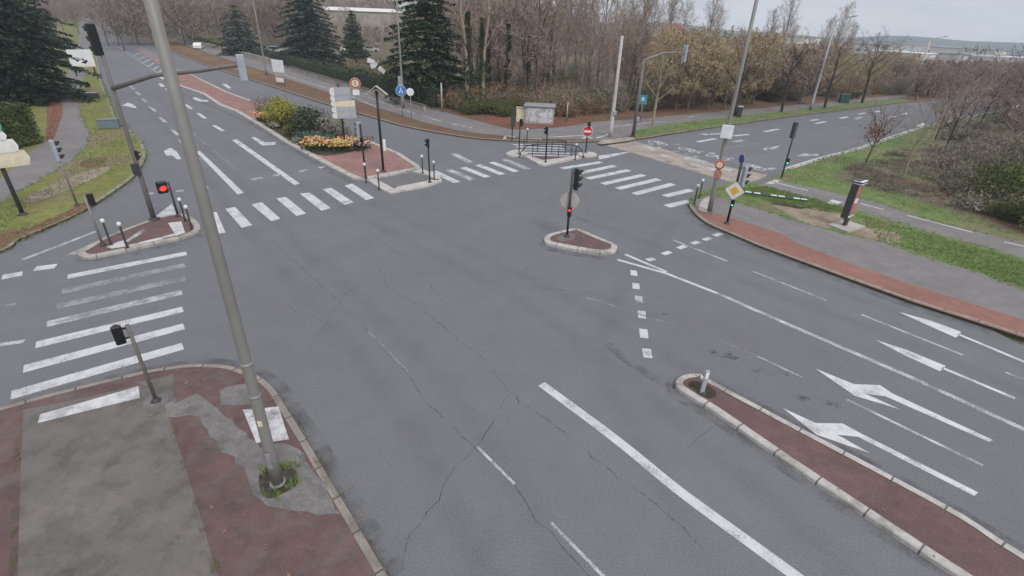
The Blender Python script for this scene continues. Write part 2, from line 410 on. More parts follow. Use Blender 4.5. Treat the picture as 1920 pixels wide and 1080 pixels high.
for q,w_ in (([(322,792),(352,887),(386,1000),(410,1085),(470,1300)],.16),([(40,775),(36,900),(30,1085),(20,1300)],.12),([(540,772),(582,842),(620,905),(664,978),(728,1085)],.2)):
    struct(MB().strip(spline(PX(q),5),w_,.1405).build('path_edge_moss',M['moss']))
# left bank
LB=[(-300,575),(0,476),(40,451),(125,415),(175,388),(215,362),(250,336),(266,314),(275,292),(266,267),(246,247),(225,235),(206,190),(191,150),(180,100),(170,62),(160,38)]
bank('verge',LB+[(120,34),(20,110),(-200,160),(-700,300)],M['grassy'],.12,nk=len(LB),kw=.22,km='kerbdull')
sheet('path',[(-300,480),(0,382),(44,354),(100,322),(133,303),(158,280),(170,253),(158,229),(149,202),(143,180),(150,160),(160,138),(172,112),(172,70),(160,42),(150,40),(148,70),(140,110),(120,150),(98,176),(88,195),(90,225),(86,264),(50,288),(0,336),(-300,400)],M['path'],.12)
sheet('leaf_litter',[(90,190),(112,182),(118,210),(108,240),(98,264),(86,262),(88,225)],M['litterred'],.124,3)
sheet('bare_earth',[(45,372),(85,350),(125,332),(170,318),(205,312),(195,325),(160,342),(110,362),(60,380)],M['earth'],.122,3)
sheet('bare_earth',[(150,305),(175,296),(200,296),(190,308),(165,314)],M['litter'],.126,3)
sheet('verge_edge',[(0,468),(40,443),(125,408),(175,381),(170,374),(120,398),(60,425),(0,440)],M['litter'],.122,3)
# north bank
NB=[(158,34),(245,62),(300,88),(400,128),(500,160),(600,193),(700,222),(760,239),(860,257),(940,265),(1030,268),(1120,267),(1180,261),(1200,262),(1250,254),(1320,243),(1400,231),(1500,217),(1600,205),(1700,192),(1800,183),(2040,148)]
NB.reverse()
bank('verge',NB+[(230,44),(320,60),(500,95),(800,160),(1000,190),(1300,195),(1700,168),(2030,140)],M['litter'],.12,nk=len(NB),kw=.25,km='kerbdull')
sheet('verge',[(250,58),(300,80),(400,118),(500,150),(500,138),(400,106),(300,70)],M['ochre'],.118)
sheet('path',[(245,50),(300,66),(400,103),(500,135),(600,168),(700,199),(790,228),(860,245),(940,255),(1020,260),(1130,262),(1180,256),(1185,246),(1300,228),(1400,217),(1500,206),(1600,196),(1700,182),(1700,177),(1600,187),(1500,196),(1400,205),(1300,213),(1200,223),(1120,228),(1040,240),(960,243),(900,228),(800,200),(700,168),(600,140),(500,108),(400,82),(300,54)],M['path'],.122)
sheet('verge',[(1186,246),(1192,258),(1250,250),(1320,239),(1400,227),(1500,213),(1600,201),(1700,189),(1700,183),(1600,195),(1500,206),(1400,217),(1300,228),(1220,238)],M['grass'],.126)
sheet('leaf_litter',[(830,208),(900,224),(960,241),(1040,238),(1118,226),(1040,218),(960,214),(900,208)],M['litterred'],.126,3)
# right bank
RB=[(1475,319),(1550,295),(1620,277),(1700,249),(1760,233),(1840,215),(1900,202),(2040,160)]
RK=[(2700,870),(2300,757),(1920,637),(1831,608),(1709,569),(1607,532),(1514,498),(1424,465),(1375,444),(1335,427),(1311,412),(1296,396),(1290,385)]
bank('verge',RK+[(1297,372),(1312,362),(1340,353),(1375,346),(1420,346),(1450,336)]+RB+[(2300,165),(3000,260),(3000,600)],M['grass'],.12,nk=len(RK),kw=.2,km='kerbdull')
RBW=[W(*p) for p in RB]
kerbline(list(reversed(spline(RBW,3))),.34,'kerbwhite',.135)
struct(MB().strip(spline([p+Vector((-.10,.22,0)) for p in RBW],3),.26,.0045).build('edge_line',M['white']))
def band(name, lo, up, mat, z): sheet(name,lo+up[::-1],mat,z)
lo=[(1297,391),(1312,408),(1336,423),(1376,440),(1425,461),(1514,494),(1607,528),(1709,565),(1831,604),(1920,633),(2300,752),(2700,865)]
up=[(1304,386),(1322,396),(1345,401),(1367,407),(1462,437),(1497,457),(1607,499),(1749,546),(1850,578),(1920,600),(2300,712),(2700,820)]
band('red_strip',lo,up,M['redbright'],.1185)
up2=[(1302,374),(1328,364),(1352,371),(1390,382),(1450,400),(1500,417),(1575,437),(1648,452),(1749,487),(1831,510),(1920,543),(2300,650),(2700,745)]
band('path',up,up2,M['path'],.1185)
cu=[(1452,337),(1515,350),(1590,367),(1652,382),(1734,410),(1829,434),(1920,454),(2300,540),(2700,620)]
cl=[(1420,347),(1500,367),(1575,385),(1620,397),(1700,422),(1734,433),(1829,458),(1920,484),(2300,578),(2700,665)]
band('cycle_path',cl,cu,M['path'],.1185)
sheet('brushland',[(1560,330),(1600,318),(1680,300),(1760,262),(1860,232),(1960,210),(2200,230),(2400,400),(1920,430),(1860,418),(1790,400),(1720,375),(1660,360),(1600,345)],M['brush'],.1185,2)
sheet('leaf_litter',[(1600,340),(1680,350),(1760,372),(1850,410),(1930,440),(1930,428),(1860,395),(1760,350),(1690,332),(1640,328)],M['litter'],.1225,2)
sheet('bare_earth',[(1448,382),(1475,386),(1500,391),(1530,387),(1560,394),(1580,408),(1565,426),(1530,424),(1500,414),(1470,398)],M['earth'],.1185,2)
sheet('bare_earth',[(1600,430),(1640,428),(1690,440),(1680,458),(1640,449),(1605,440)],M['earth'],.1185,2)
sheet('trench',[(1446,379),(1476,383),(1502,388),(1532,384),(1562,391),(1562,395),(1532,388),(1500,392),(1474,387),(1447,383)],M['soil'],.1225)
sheet('ramp',[(1309,392),(1312,382),(1319,373),(1332,367),(1336,376),(1334,388),(1330,397),(1318,397)],M['concrete'],.1285)
# threshold of pale setts across the side road
sheet('sett_band',[(1128,270),(1183,263),(1260,284),(1345,309),(1440,328),(1420,338),(1392,345),(1370,341),(1290,318),(1195,289)],M['cobble'],.004)
sheet('sett_band',[(1120,268),(1130,262),(1186,257),(1192,261),(1180,264),(1128,271)],M['cobble'],.128)
for q in ([(1210,272),(1236,279),(1228,283),(1202,276)],[(1290,293),(1328,303),(1318,306),(1282,297)],[(1350,313),(1376,318),(1368,323),(1342,317)],[(1240,288),(1262,294),(1256,297),(1234,291)],[(1300,305),(1345,317),(1340,320),(1296,309)]):
    sheet('sett_patch',q,M['worn'],.008)
# median with the flower bed
MI=[(321,149),(334,162),(380,178),(411,199),(440,210),(484,236),(533,268),(596,303),(640,326),(662,337),(684,341),(692,338),(740,329),(788,319),(786,313),(770,303),(752,291),(720,277),(696,268),(640,250),(560,222),(480,193),(430,175),(384,153),(340,131),(326,134)]
island('median',MI,M['pink'],.15,.38,'kerbwhite',0)
island('median',[(259,92),(274,103),(297,122),(303,120),(297,112),(276,98),(262,90)],M['pink'],.12,.12,'kerb',0)
sheet('flower_bed_soil',[(478,205),(490,228),(530,258),(575,282),(610,292),(660,284),(688,272),(640,252),(560,224),(500,203)],M['soil'],.145,2)
# refuge in front of it: pale kerbs round an asphalt pad
M['kerbplain']=surf('pale_kerb_concrete',(.50,.475,.45),.85,(.8,.12),(5,.15),(30,.2),.3,alt=(.36,.34,.31),alts=(1.5,.52,.68))
def lump(px, mat, h=.12, smooth=3, name='kerb'):
    p=PX(px); p=spline(p,smooth,True) if smooth else p
    return struct(MB().prism(p,-.03,h).build(name,mat))
lump([(690,340),(703,337),(740,357),(745,353),(820,338),(828,342),(800,352),(732,364),(715,357)],M['kerbplain'],.10,0)
lump([(773,324),(790,319),(822,331),(829,341),(818,340),(800,330)],M['kerbplain'],.10,0)
sheet('refuge',[(706,338),(740,331),(782,322),(800,331),(816,339),(745,353)],M['road2'],.006)
# left triangular island
TI=[(147,480),(167,487),(217,478),(290,461),(340,450),(368,440),(377,429),(364,413),(338,405),(300,411),(250,428),(195,450),(165,468)]
island('traffic_island',TI,M['red'],.13,.26,'kerb',4)
for q,m in (([(199,463),(210,466),(236,462),(238,457),(234,450),(222,453)],'white'),([(243,463),(306,448),(304,444),(241,459)],'white'),([(307,447),(330,441),(326,438),(305,443)],'white'),([(315,418),(340,415),(347,436),(330,442)],'white'),([(234,452),(240,454),(275,432),(268,429)],'worn')):
    sheet('painted_edge',q,M[m],.126)
# small central island, right median
CI=[(1020,450),(1030,443),(1062,435),(1077,433),(1089,435),(1122,449),(1151,461),(1157,468),(1151,476),(1128,479),(1085,473),(1030,462),(1021,456)]
island('traffic_island',CI,M['red'],.15,.28,'kerbwhite',4)
RM=[(1265,722),(1271,713),(1287,707),(1311,707),(1332,719),(1491,804),(1637,881),(1800,970),(1920,1048),(2300,1260),(2150,1330),(2000,1222),(1780,1078),(1637,982),(1474,872),(1340,778),(1275,737)]
island('median',RM,M['red'],.13,.2,'kerbwhite',3)
sheet('nose_gravel',[(1290,722),(1300,714),(1318,717),(1342,733),(1340,745),(1322,745)],M['soil'],.122,2)
sheet('footing',[(1022+20,448),(1058,437),(1080,440),(1075,450),(1052,453)],M['walk'],.142)
# island with the railing
lump([(948,291),(962,284),(980,284),(989,289),(985,293),(962,295)],M['kerbplain'],.12)
lump([(1083,290),(1100,287),(1114,289),(1119,293),(1108,296),(1090,295)],M['kerbplain'],.12)
lump([(984,296),(990,294),(1017,303),(1060,298),(1083,293),(1090,298),(1050,306),(1019,312),(1010,310)],M['kerbplain'],.12,0)
sheet('refuge',[(990,294),(1083,293),(1060,298),(1017,304)],M['red'],.006)

# ------------------------------------------------------------------ road markings
def mark(name, polys, mat, z=.005, lines=()):
    mb=MB()
    for p in polys: mb.prism(PX(p,z),None,z)
    for a,b,w in lines:
        A,B=W(*a),W(*b); n=max(1,int((B-A).length/1.0)); mb.strip([A.lerp(B,i/n) for i in range(n+1)],w,z)
    return struct(mb.build(name,M[mat]))
mark('zebra_crossing',[[(391,400),(402,439),(423,436),(406,397)],[(422,391),(441,388),(473,422),(453,427)],[(471,383),(491,379),(526,410),(509,415)],[(518,372),(536,369),(574,400),(556,405)],[(562,363),(581,361),(620,390),(603,395)],[(605,355),(621,352),(663,379),(646,384)],[(646,348),(660,344),(702,371),(686,375)]],'white')
zl=lambda L,w: [(a,b,w) for a,b in L]
mark('zebra_crossing',[],'white',lines=zl([((812,321),(857,342)),((868,314),(914,332)),((896,309),(942,327)),((921,304),(969,322))],.5))
mark('zebra_crossing',[],'worn',lines=zl([((840,318),(886,337)),((946,299),(990,317)),((850,288),(882,305))],.5))
mark('zebra_crossing',[],'white',lines=zl([((1053,316),(1127,304)),((1085,325),(1152,311)),((1102,335),(1179,319)),((1130,345),(1207,328)),((1158,354),(1235,336)),((1189,364),(1262,345)),((1246,368),(1296,356)),((1250,387),(1292,377))],.5))
mark('zebra_crossing',[],'white',lines=zl([((127,519),(350,475)),((67,647),(343,580)),((44,692),(345,612)),((21,741),(343,649))],.42))
mark('zebra_crossing',[],'fade',lines=zl([((116,547),(347,497)),((106,575),(347,522))],.42))
mark('zebra_crossing',[],'worn',lines=zl([((88,608),(341,548))],.42))
mark('zebra_crossing',[],'bright',.012+.118,lines=[])
mark('crossing_patch',[[(75,777),(260,724),(262,746),(71,793)],[(455,768),(480,766),(497,827),(481,831)],[(496,765),(522,762),(542,824),(510,828)]],'bright',.128)
mark('zebra_crossing',[],'white',lines=zl([((962,271),(1053,273)),((967,275),(1057,278)),((976,281),(1062,283)),((978,285),(1068,288)),((987,291),(1084,293))],.30))
mark('lane_line',[[(435,263),(444,261),(562,344),(552,347)],[(366,283),(375,283),(457,361),(446,365)]],'white')
mark('lane_line',[],'white',lines=zl([((331,182),(339,188)),((348,196),(359,204)),((371,212),(385,222)),((401,235),(419,246))],.3))
mark('lane_line',[],'worn',lines=zl([((243,161),(253,168)),((255,172),(263,179)),((266,185),(275,192)),((280,200),(292,209)),((299,220),(312,230)),((322,243),(335,254)),((338,262),(372,300))],.28))
mark('lane_line',[],'faint',lines=zl([((228,130),(236,136)),((215,112),(221,118)),((230,108),(300,147)),((205,80),(235,110)),((356,245),(445,320)),((195,85),(215,110))],.2))
mark('stop_line',[],'worn',lines=zl([((276,364),(288,362)),((330,359),(344,357)),((375,354),(390,351)),((472,337),(492,333)),((512,330),(526,327)),((560,322),(578,318)),((598,315),(610,312))],.35))
mark('hatching',[],'worn',lines=zl([((250+i*9,104+i*7),(268+i*7,98+i*6.6)) for i in range(6)],.35))
mark('lane_line',[],'worn',lines=zl([((222,88),(318,152)),((265,88),(300,108))],.15))
mark('road_arrow',[[(307,283),(320,277),(331,284),(340,298),(332,299),(322,291),(312,292)]],'white')
mark('road_arrow',[[(471,258),(478,257),(497,267),(516,266),(517,271),(492,273)]],'white')
mark('road_arrow',[[(228,198),(240,192),(252,197),(257,203),(248,202),(238,199)],[(360,184),(366,182),(378,187),(392,188),(388,191),(372,190)],[(292,142),(300,140),(310,146),(306,149)],[(296,157),(302,156),(310,162),(303,163)],[(309,166),(314,166),(319,171),(314,171)]],'white')
mark('road_arrow',[[(415,157),(424,157),(434,165),(428,166)]],'white')
mark('lane_line',[[(290,407),(322,382),(327,392),(331,403),(305,408)]],'white')
mark('lane_line',[],'white',lines=zl([((4,520),(42,513)),((65,504),(105,499))],.45))
mark('lane_line',[],'worn',lines=zl([((42,487),(181,434)),((130,478),(188,452)),((136,478),(193,453)),((-60,655),(46,640)),((195,449),(268,424))],.2))
mark('lane_line',[],'faint',lines=zl([((-40,580),(30,570)),((0,470),(60,452))],.2))
mark('lane_line',[],'white',lines=zl([((1158,487),(1250,513)),((1250,513),(1345,550)),((1172,477),(1250,510))],.17))
mark('lane_line',[],'worn',lines=zl([((1345,550),(1470,605)),((1470,605),(1700,704)),((1700,704),(2000,842))],.19))
dv=[(1188,507,1189,517),(1192,531,1193,542),(1203,583,1204,597),(1206,617,1208,634),(1212,654,1215,671)]
mark('guide_dashes',[],'white',lines=zl([((a,b),(c,d)) for a,b,c,d in dv]+[((1213,488),(1227,485)),((1243,477),(1257,472)),((1272,466),(1285,461)),((1297,457),(1310,453)),((1319,450),(1332,446)),((1339,442),(1352,438))],.27))
mark('guide_dashes',[],'worn',lines=zl([((1197,555),(1199,568))],.27))
mark('lane_line',[],'worn',lines=zl([((1262,450),(1364,490)),((1412,509),(1549,563)),((1615,590),(1806,666)),((1885,698),(2010,748)),((1587,749),(1843,873))],.10))
mark('lane_line',[],'faint',lines=zl([((1100,558),(1265,610)),((1330,630),(1420,668)),((690,620),(765,698)),((1700,1000),(1705,1004))],.09))
mark('lane_line',[],'worn',lines=zl([((1420,668),(1503,707)),((895,838),(965,908)),((1033,980),(1160,1110))],.07))
mark('road_arrow',[[(1686,585),(1745,601),(1802,622),(1798,629),(1792,633),(1740,610)]],'bright',lines=[((1797,627),(1960,695),.15)])
mark('road_arrow',[[(1641,637),(1700,656),(1773,686),(1768,692),(1762,696),(1696,666)]],'bright',lines=[((1767,690),(1903,747),.14)])
mark('road_arrow',[[(1529,691),(1601,720),(1650,722),(1674,738),(1862,825),(1855,829),(1660,743),(1622,738),(1689,768),(1603,742)]],'bright')
mark('road_arrow',[[(1468,765),(1529,793),(1580,794),(1615,813),(1834,923),(1827,930),(1609,819),(1570,815),(1632,850),(1531,815)]],'bright')
mb=MB(); mb.strip(spline(PX([(1015,720),(1118,796),(1185,848),(1260,910),(1332,964),(1405,1017),(1491,1080),(1640,1190)]),4),.26,.005); struct(mb.build('lane_line',M['white']))
# side road on the right
mark('lane_line',[],'white',lines=zl([((1330,252),(1358,250)),((1375,255),(1404,252)),((1308,266),(1342,260)),((1433,247),(1460,242)),((1529,232),(1548,228)),((1575,222),(1590,219)),((1610,214),(1624,212)),((1640,210),(1652,208)),((1520,226),(1535,224))],.4))
mark('lane_line',[],'faint',lines=zl([((1400,272),(1425,268)),((1480,262),(1510,257)),((1560,243),(1590,238)),((1350,280),(1400,272)),((1640,232),(1660,228)),((1390,300),(1430,292))],.3))
mark('road_arrow',[[(1310,252),(1322,249),(1330,251),(1324,254)],[(1372,266),(1384,262),(1398,262),(1390,266)],[(1430,279),(1440,276),(1436,283)],[(1440,278),(1466,271),(1452,280),(1444,281)],[(1492,293),(1508,287),(1520,289),(1534,288),(1536,292),(1520,293),(1506,293)],[(1600,222),(1612,218),(1618,221),(1608,224)],[(1660,222),(1674,217),(1682,219)]],'worn')
mark('road_arrow',[[(1716,236),(1728,231),(1738,232),(1726,238)],[(1688,215),(1700,211),(1704,214)]],'white')
for (x,y,s) in ((1233,268,1.0),(1292,282,1.0),(1345,295,1.0),(1412,313,1.0)):
    mb=MB(); c=W(x,y); d=(W(1500,300)-W(1300,330)).normalized(); n=Vector((-d.y,d.x,0))
    for k in (-.62,.62):
        ce=c+n*k*s*.9; mb.strip([ce+(d*math.cos(t)+n*math.sin(t))*.40*s for t in [i*math.pi/6 for i in range(13)]],.13,.005)
    for a,b in (((0,-.6),(.5,-.15)),((.5,-.15),(.5,.45)),((.5,.45),(0,.05)),((0,.05),(0,-.6)),((0,.6),(.7,.42)),((0,.05),(.62,-.22))):
        mb.strip([c+d*a[0]*s+n*a[1]*s*.9,c+d*b[0]*s+n*b[1]*s*.9],.12,.009)
    struct(mb.build('bicycle_marking',M['white']))
mark('guide_dashes',[],'worn',lines=zl([((1216,269),(1224,271)),((1232,276),(1240,277)),((1264,270),(1274,271)),((1264,283),(1272,285)),((1312,283),(1322,285)),((1330,286),(1340,288)),((1300,293),(1308,295)),((1284,288),(1292,290)),((1366,296),(1376,298)),((1440,318),(1452,315))],.4))
mark('lane_line',[[(1122,292),(1150,288),(1184,284),(1152,293),(1124,299)]],'white')
mark('lane_line',[],'white',.13,lines=zl([((945,263),(949,257)),((949,257),(966,260)),((975,262),(1016,264)),((1026,260),(1090,257)),((1092,262),(1104,258)),((1118,262),(1140,255)),((1092,257),(1110,262))],.22))
mark('lane_line',[],'worn',.13,lines=zl([((545,146),(625,171)),((645,176),(710,205)),((690,184),(740,203)),((749,206),(778,216)),((792,219),(828,231)),((845,234),(885,242)),((500,128),(545,146)),((650,166),(690,180))],.22))
mark('lane_line',[],'worn',.13,lines=zl([((1150,240),(1240,230)),((1290,222),(1310,219))],.3))
mark('lane_line',[],'white',.127,lines=zl([((1442,343),(1514,361)),((1612,385),(1655,397)),((1700,408),(1822,440)),((1880,458),(1990,482))],.14))
mark('lane_line',[[(1436,344),(1452,336),(1466,338),(1450,345)],[(1547,381),(1560,374),(1580,379),(1566,384)]],'white',.127)
# cracks, seams and grime of the carriageway
Z=lambda L:[(440+x/1.6366,420+y/1.6366) for x,y in L]
def crack(px, w, mat='crack', jit=.035, z=.004):
    p=PX(px); q=[]
    for a,b in zip(p,p[1:]):
        n=max(2,int((b-a).length/.25))
        for i in range(n):
            c=a.lerp(b,i/n); q.append(c+Vector((rnd.gauss(0,jit),rnd.gauss(0,jit),0)))
    q.append(p[-1]); mb=MB()
    for a,b in zip(q,q[1:]):
        w1=w*rnd.uniform(.35,1.7)
        if rnd.random()>.06: mb.strip([a,b+(b-a)*.05],w1,z+rnd.uniform(0,.0015),w*rnd.uniform(.35,1.7))
        if rnd.random()<.10: c=a+Vector((rnd.gauss(0,.35),rnd.gauss(0,.35),0)); mb.strip([a,a.lerp(c,.5)+Vector((rnd.gauss(0,.04),rnd.gauss(0,.04),0)),c],w*.5,z+.002,w*.15)
    return struct(mb.build('road_crack',M[mat]))
crack(Z([(440,130),(470,195),(530,230),(600,280),(690,355),(750,405),(790,445),(840,510),(900,560),(960,605),(1030,660),(1130,735),(1180,785),(1250,830),(1340,900),(1440,1000)]),.026)
crack(Z([(90,30),(200,130),(300,220),(400,320),(520,450),(600,560),(740,690),(850,790),(930,910),(1010,990),(1120,1120)]),.022,jit=.02)
crack(Z([(840,525),(800,590),(740,690),(680,750),(620,850),(540,950),(510,1060)]),.02)
crack(Z([(1000,100),(870,150),(760,185),(690,240)]),.022)
crack(Z([(860,195),(1000,200),(1080,212),(1200,250),(1330,300)]),.02)
crack([(890,330),(1000,372),(1100,415)],.03); crack([(1000,440),(1120,410),(1200,400)],.022)
crack([(660,410),(780,500),(840,575)],.016); crack([(1290,840),(1345,790)],.014)
crack([(740,470),(640,560),(560,690)],.016); crack([(420,520),(640,620)],.012)
crack([(560,330),(470,300),(420,270)],.03)
for px,w in (([(19,763),(120,734),(260,700),(366,683),(424,685),(486,704),(520,728),(545,765),(590,832),(672,969),(740,1080)],.5),([(1016,455),(1030,467),(1085,478),(1128,484),(1160,472)],.4),([(1262,716),(1268,740),(1340,784),(1474,878),(1637,988),(1790,1082)],.4),([(1340,722),(1491,800),(1637,877),(1800,966),(1920,1040)],.5),([(1290,398),(1311,418),(1375,450),(1424,470),(1514,504),(1709,575),(1920,643)],.45),([(145,486),(217,482),(340,455),(380,440)],.5),([(325,170),(411,205),(484,240),(596,308),(662,342)],.45)):
    struct(MB().strip(spline(PX(px),4),w,.003).build('gutter_dirt',M['grime']))
struct(MB().strip(spline(PX([(516,728),(542,768),(584,834),(622,899),(664,969),(728,1080)]),4),.12,.0065).build('gutter_moss',M['moss']))
struct(MB().strip(spline(PX([(1138,645),(1190,685),(1262,730)]),4),.35,.004).build('road_stain',M['grime']))
for k,px in (('track',[(960,1180),(800,860),(690,690),(560,540),(470,440),(360,300),(250,170)]),('track',[(1120,1180),(930,850),(790,670),(640,530),(530,430),(410,300),(290,180)]),('track',[(1700,1180),(1400,900),(1130,670),(900,520),(720,430),(520,320)]),('track',[(2050,1180),(1580,860),(1290,690),(1030,540),(820,440),(620,340)]),('pale',[(300,470),(520,420),(760,370),(980,330),(1150,300)]),('pale',[(400,560),(640,470),(900,400),(1160,350)]),('track',[(1930,740),(1700,640),(1480,560),(1250,470),(1060,400)]),('track',[(1930,690),(1720,600),(1520,530),(1330,462)]),('track',[(1400,1180),(1180,800),(1130,650),(1180,520),(1260,420)])):
    struct(MB().strip(spline(PX(px),6),1.1 if k=='track' else 2.2,.0022).build('tyre_track',M[k]))
for x,y,w in ((1300,655,.9),(1400,690,.7),(1240,590,.6),(1330,660,.5),(1490,745,.7)):
    c=W(x,y); struct(MB().strip([c,c+Vector((w*1.6,-w*.4,0))],w*.45,.004).build('oil_stain',M['oil']))

# ------------------------------------------------------------------ street furniture
def post_base(t, r=.12):
    MB().lathe([(r,0),(r,.03),(r*.7,.06),(r*.55,.10)],10).build('base_flange',M['charcoal'],t,True)
def head(parent, z, side=(0,0), rz=0, n=3, s=1.0, back='black', lit=None, name='signal_head', backboard=False):
    """signal head with its own visors and lenses; faces local -Y turned by rz"""
    m=Matrix.Rotation(rz,3,'Z'); c=Vector((side[0],side[1],0)); p=.30*s; hh=p*n
    h=MB().bbox(c+Vector((0,0,z)),(.28*s,.16*s,hh+.06*s),.03*s,m)
    if backboard: h.bbox(c+m@Vector((0,.03*s,0))+Vector((0,0,z)),(.56*s,.025,hh+.30*s),.01,m)
    if .02<c.length<.6:
        dd=c.normalized(); mm=Matrix.Rotation(math.atan2(dd.y,dd.x),3,'Z')
        for q in (.3,-.3): h.box(c*.5+Vector((0,0,z+hh*q)),(c.length,.035,.035),mm)
    ho=h.build(name,M[back],parent)
    for i in range(n):
        zc=z+hh/2-p*(i+.5); mx=m@Matrix.Rotation(R(90),3,'X')
        o=c+m@Vector((0,-.082*s,0))+Vector((0,0,zc))
        MB().lathe([(.098*s,-.004),(.09*s,.012*s),(.05*s,.022*s),(.001,.026*s)],12,o,mx).build('lens',M[(lit or {}).get(i,'lens')],ho,True)
        v=MB(); N=9; ring=[]
        for k in range(N):                       # open-bottomed hood
            t=R(-25)+R(230)*k/(N-1)
            for r,d in ((.115,0),(.115,.20 if 1<k<N-2 else .11),(.104,.20 if 1<k<N-2 else .11),(.104,0)):
                ring.append(o+m@Vector((r*s*math.cos(t),-d*s-.001,r*s*math.sin(t))))
        fs=[]
        for k in range(N-1):
            for j in range(4): fs.append((k*4+j,k*4+(j+1)%4,k*4+4+(j+1)%4,k*4+4+j))
        v.add(ring,fs); v.build('visor',M['black'],ho)
    return ho
def pole(t, h, r, mat, name='pole', n=10, r2=None):
    return MB().tube([(0,0,0),(0,0,h*.5),(0,0,h)],[r,(r+(r2 or r))/2,r2 or r],n).build(name,M[mat],t,True)
def disc(parent, z, r, mat, back='signback', y=-.07, rz=0, name='sign_face', x=0):
    m=Matrix.Rotation(rz,3,'Z')@Matrix.Rotation(R(90),3,'X'); m2=Matrix.Rotation(rz,3,'Z')
    b=MB().lathe([(r*.97,-.012),(r,-.004),(r,.004),(r*.97,.008)],28,m2@Vector((x,y,0))+Vector((0,0,z)),m).build(name if mat==back else 'sign_plate',M[back],parent)
    if mat!=back: MB().lathe([(r*.94,.0),(r*.94,.0105)],28,m2@Vector((x,y,0))+Vector((0,0,z)),m).build(name,M[mat],b)
    return b
def plate(parent, z, w, h, mat, y=-.07, rz=0, x=0, name='sign_plate', t=.02):
    return MB().bbox(Matrix.Rotation(rz,3,'Z')@Vector((x,y,0))+Vector((0,0,z)),(w,t,h),.008,Matrix.Rotation(rz,3,'Z')).build(name,M[mat],parent)
def pedhead(t, z, side, rz, lit=None, s=.9, n=2): return head(t,z,side,rz,n,s,'black',lit)
G_SIG='pedestrian and traffic signals round the junction'
# -- pedestrian signal, near left pavement
b=(293,752); h=hgt(*b,609,.12); t=empty('pedestrian_signal',W(*b,.12),towards(b,(190,480)),'black pedestrian signal on a slim pole beside the near left zebra, its box turned away','signal',G_SIG)
pole(t,h,.045,'brownsteel'); post_base(t); pedhead(t,h-.20,(.22,.0),0,s=.72)
MB().lathe([(.30,0),(.29,.012)],9).build('footing',M['patch'],t)
# -- pedestrian signal at the tip of the left island
b=(193,460); h=hgt(*b,366,.13); t=empty('pedestrian_signal',W(*b,.13),towards(b,(90,700)),'slim pedestrian signal at the narrow tip of the left triangular island','signal',G_SIG)
pole(t,h,.045,'steel'); post_base(t); pedhead(t,h-.2,(.17,0),R(200),s=.75)
# -- red pedestrian lamp on the left island
b=(334,405); h=hgt(*b,341,.13); t=empty('red_signal',W(*b,.13),towards(b,(960,1080)),'small signal showing a bright red round lamp on the left triangular island','signal',G_SIG)
pole(t,h,.045,'charcoal'); post_base(t); head(t,h-.20,(-.30,-.02),0,1,1.5,'black',{0:'litred'})
# -- tall mast with cantilever arm on the left island
b=(289,411); az=towards(b,(960,1080)); t=empty('mast_signal',W(*b,.13),0,'tall signal mast on the left island, its long arm carrying a signal over the road','signal mast',G_SIG)
base=W(*b,.13); ha=hgt(*b,166,.13)
def at_h(px,py,hh): return W(px,py,hh)-base          # where a photo ray meets height hh, in the mast's own frame
top=at_h(160,55,ha+1.9); top=Vector((0,0,hgt(*b,40,.13)))
# arm: keep its height, find its far end over the road
def arm_end(base, z, px, py):
    # point at height z (absolute) seen at that pixel column/row
    return W(px,py,z)-base
e=None; best=None
for k in range(0,120):                      # length 6 m horizontally, rising gently
    zz=ha+.13+(k-40)*.02; q=arm_end(base,zz,452,121)
    L=math.hypot(q.x,q.y); c=abs(L-6.2)
    if best is None or c<best: best=c; e=q
MB().tube([(0,0,0),(0,0,ha*.3),(0,0,ha*.7),(0,0,top.z)],[.11,.10,.085,.065],12).build('mast',M['brownsteel'],t,True)
MB().tube([Vector((0,0,ha)),Vector((0,0,ha+.12)).lerp(e,.35)+Vector((0,0,.12)),Vector((0,0,ha)).lerp(e,.7)+Vector((0,0,.05)),e],[.095,.085,.075,.065],10).build('arm',M['brownsteel'],t,True)
post_base(t,.25)
fz=towards((400,300),(160,60))
head(t,e.z-.12,(e.x,e.y),fz,3,1.0,'backgrey',backboard=False)
head(t,top.z-.65,(-.05,-.08),fz+R(30),3,1.2,'black')
MB().bbox((.0,-.16,ha*.42),(.26,.2,.5),.03).build('control_box',M['charcoal'],t)
pedhead(t,ha*.52,(.12,.02),az+R(60),s=.6)
# -- signal on the left verge
b=(145,385); h=hgt(*b,263,.12); t=empty('traffic_signal',W(*b,.12),0,'pale backed three lamp signal on a thin post standing on the left grass verge','signal',G_SIG)
pole(t,h-.1,.05,'steel'); post_base(t); head(t,h-.5,(-.08,.0),towards(b,(420,330)),3,1.05,'backgrey')
# -- signal in front of the flower bed
b=(686,334); h=hgt(*b,229,.15); t=empty('traffic_signal',W(*b,.15),0,'dark signal post with pale backed head at the near corner of the flower bed','signal',G_SIG)
pole(t,h-.1,.055,'black'); post_base(t); rz=towards(b,(420,240)); head(t,h-.5,(-.15,.12),rz,3,1.0,'backgrey'); pedhead(t,h*.70,(.02,-.13),towards(b,(600,420)),s=.7,n=1)
# -- pedestrian signal on the refuge
b=(806,342); h=hgt(*b,261,.10); t=empty('pedestrian_signal',W(*b,.10),0,'slim black pedestrian signal at the front right tip of the refuge between the two zebras','signal',G_SIG)
pole(t,h,.045,'black'); post_base(t); pedhead(t,h-.2,(0,-.12),towards(b,(640,380)),s=.75)
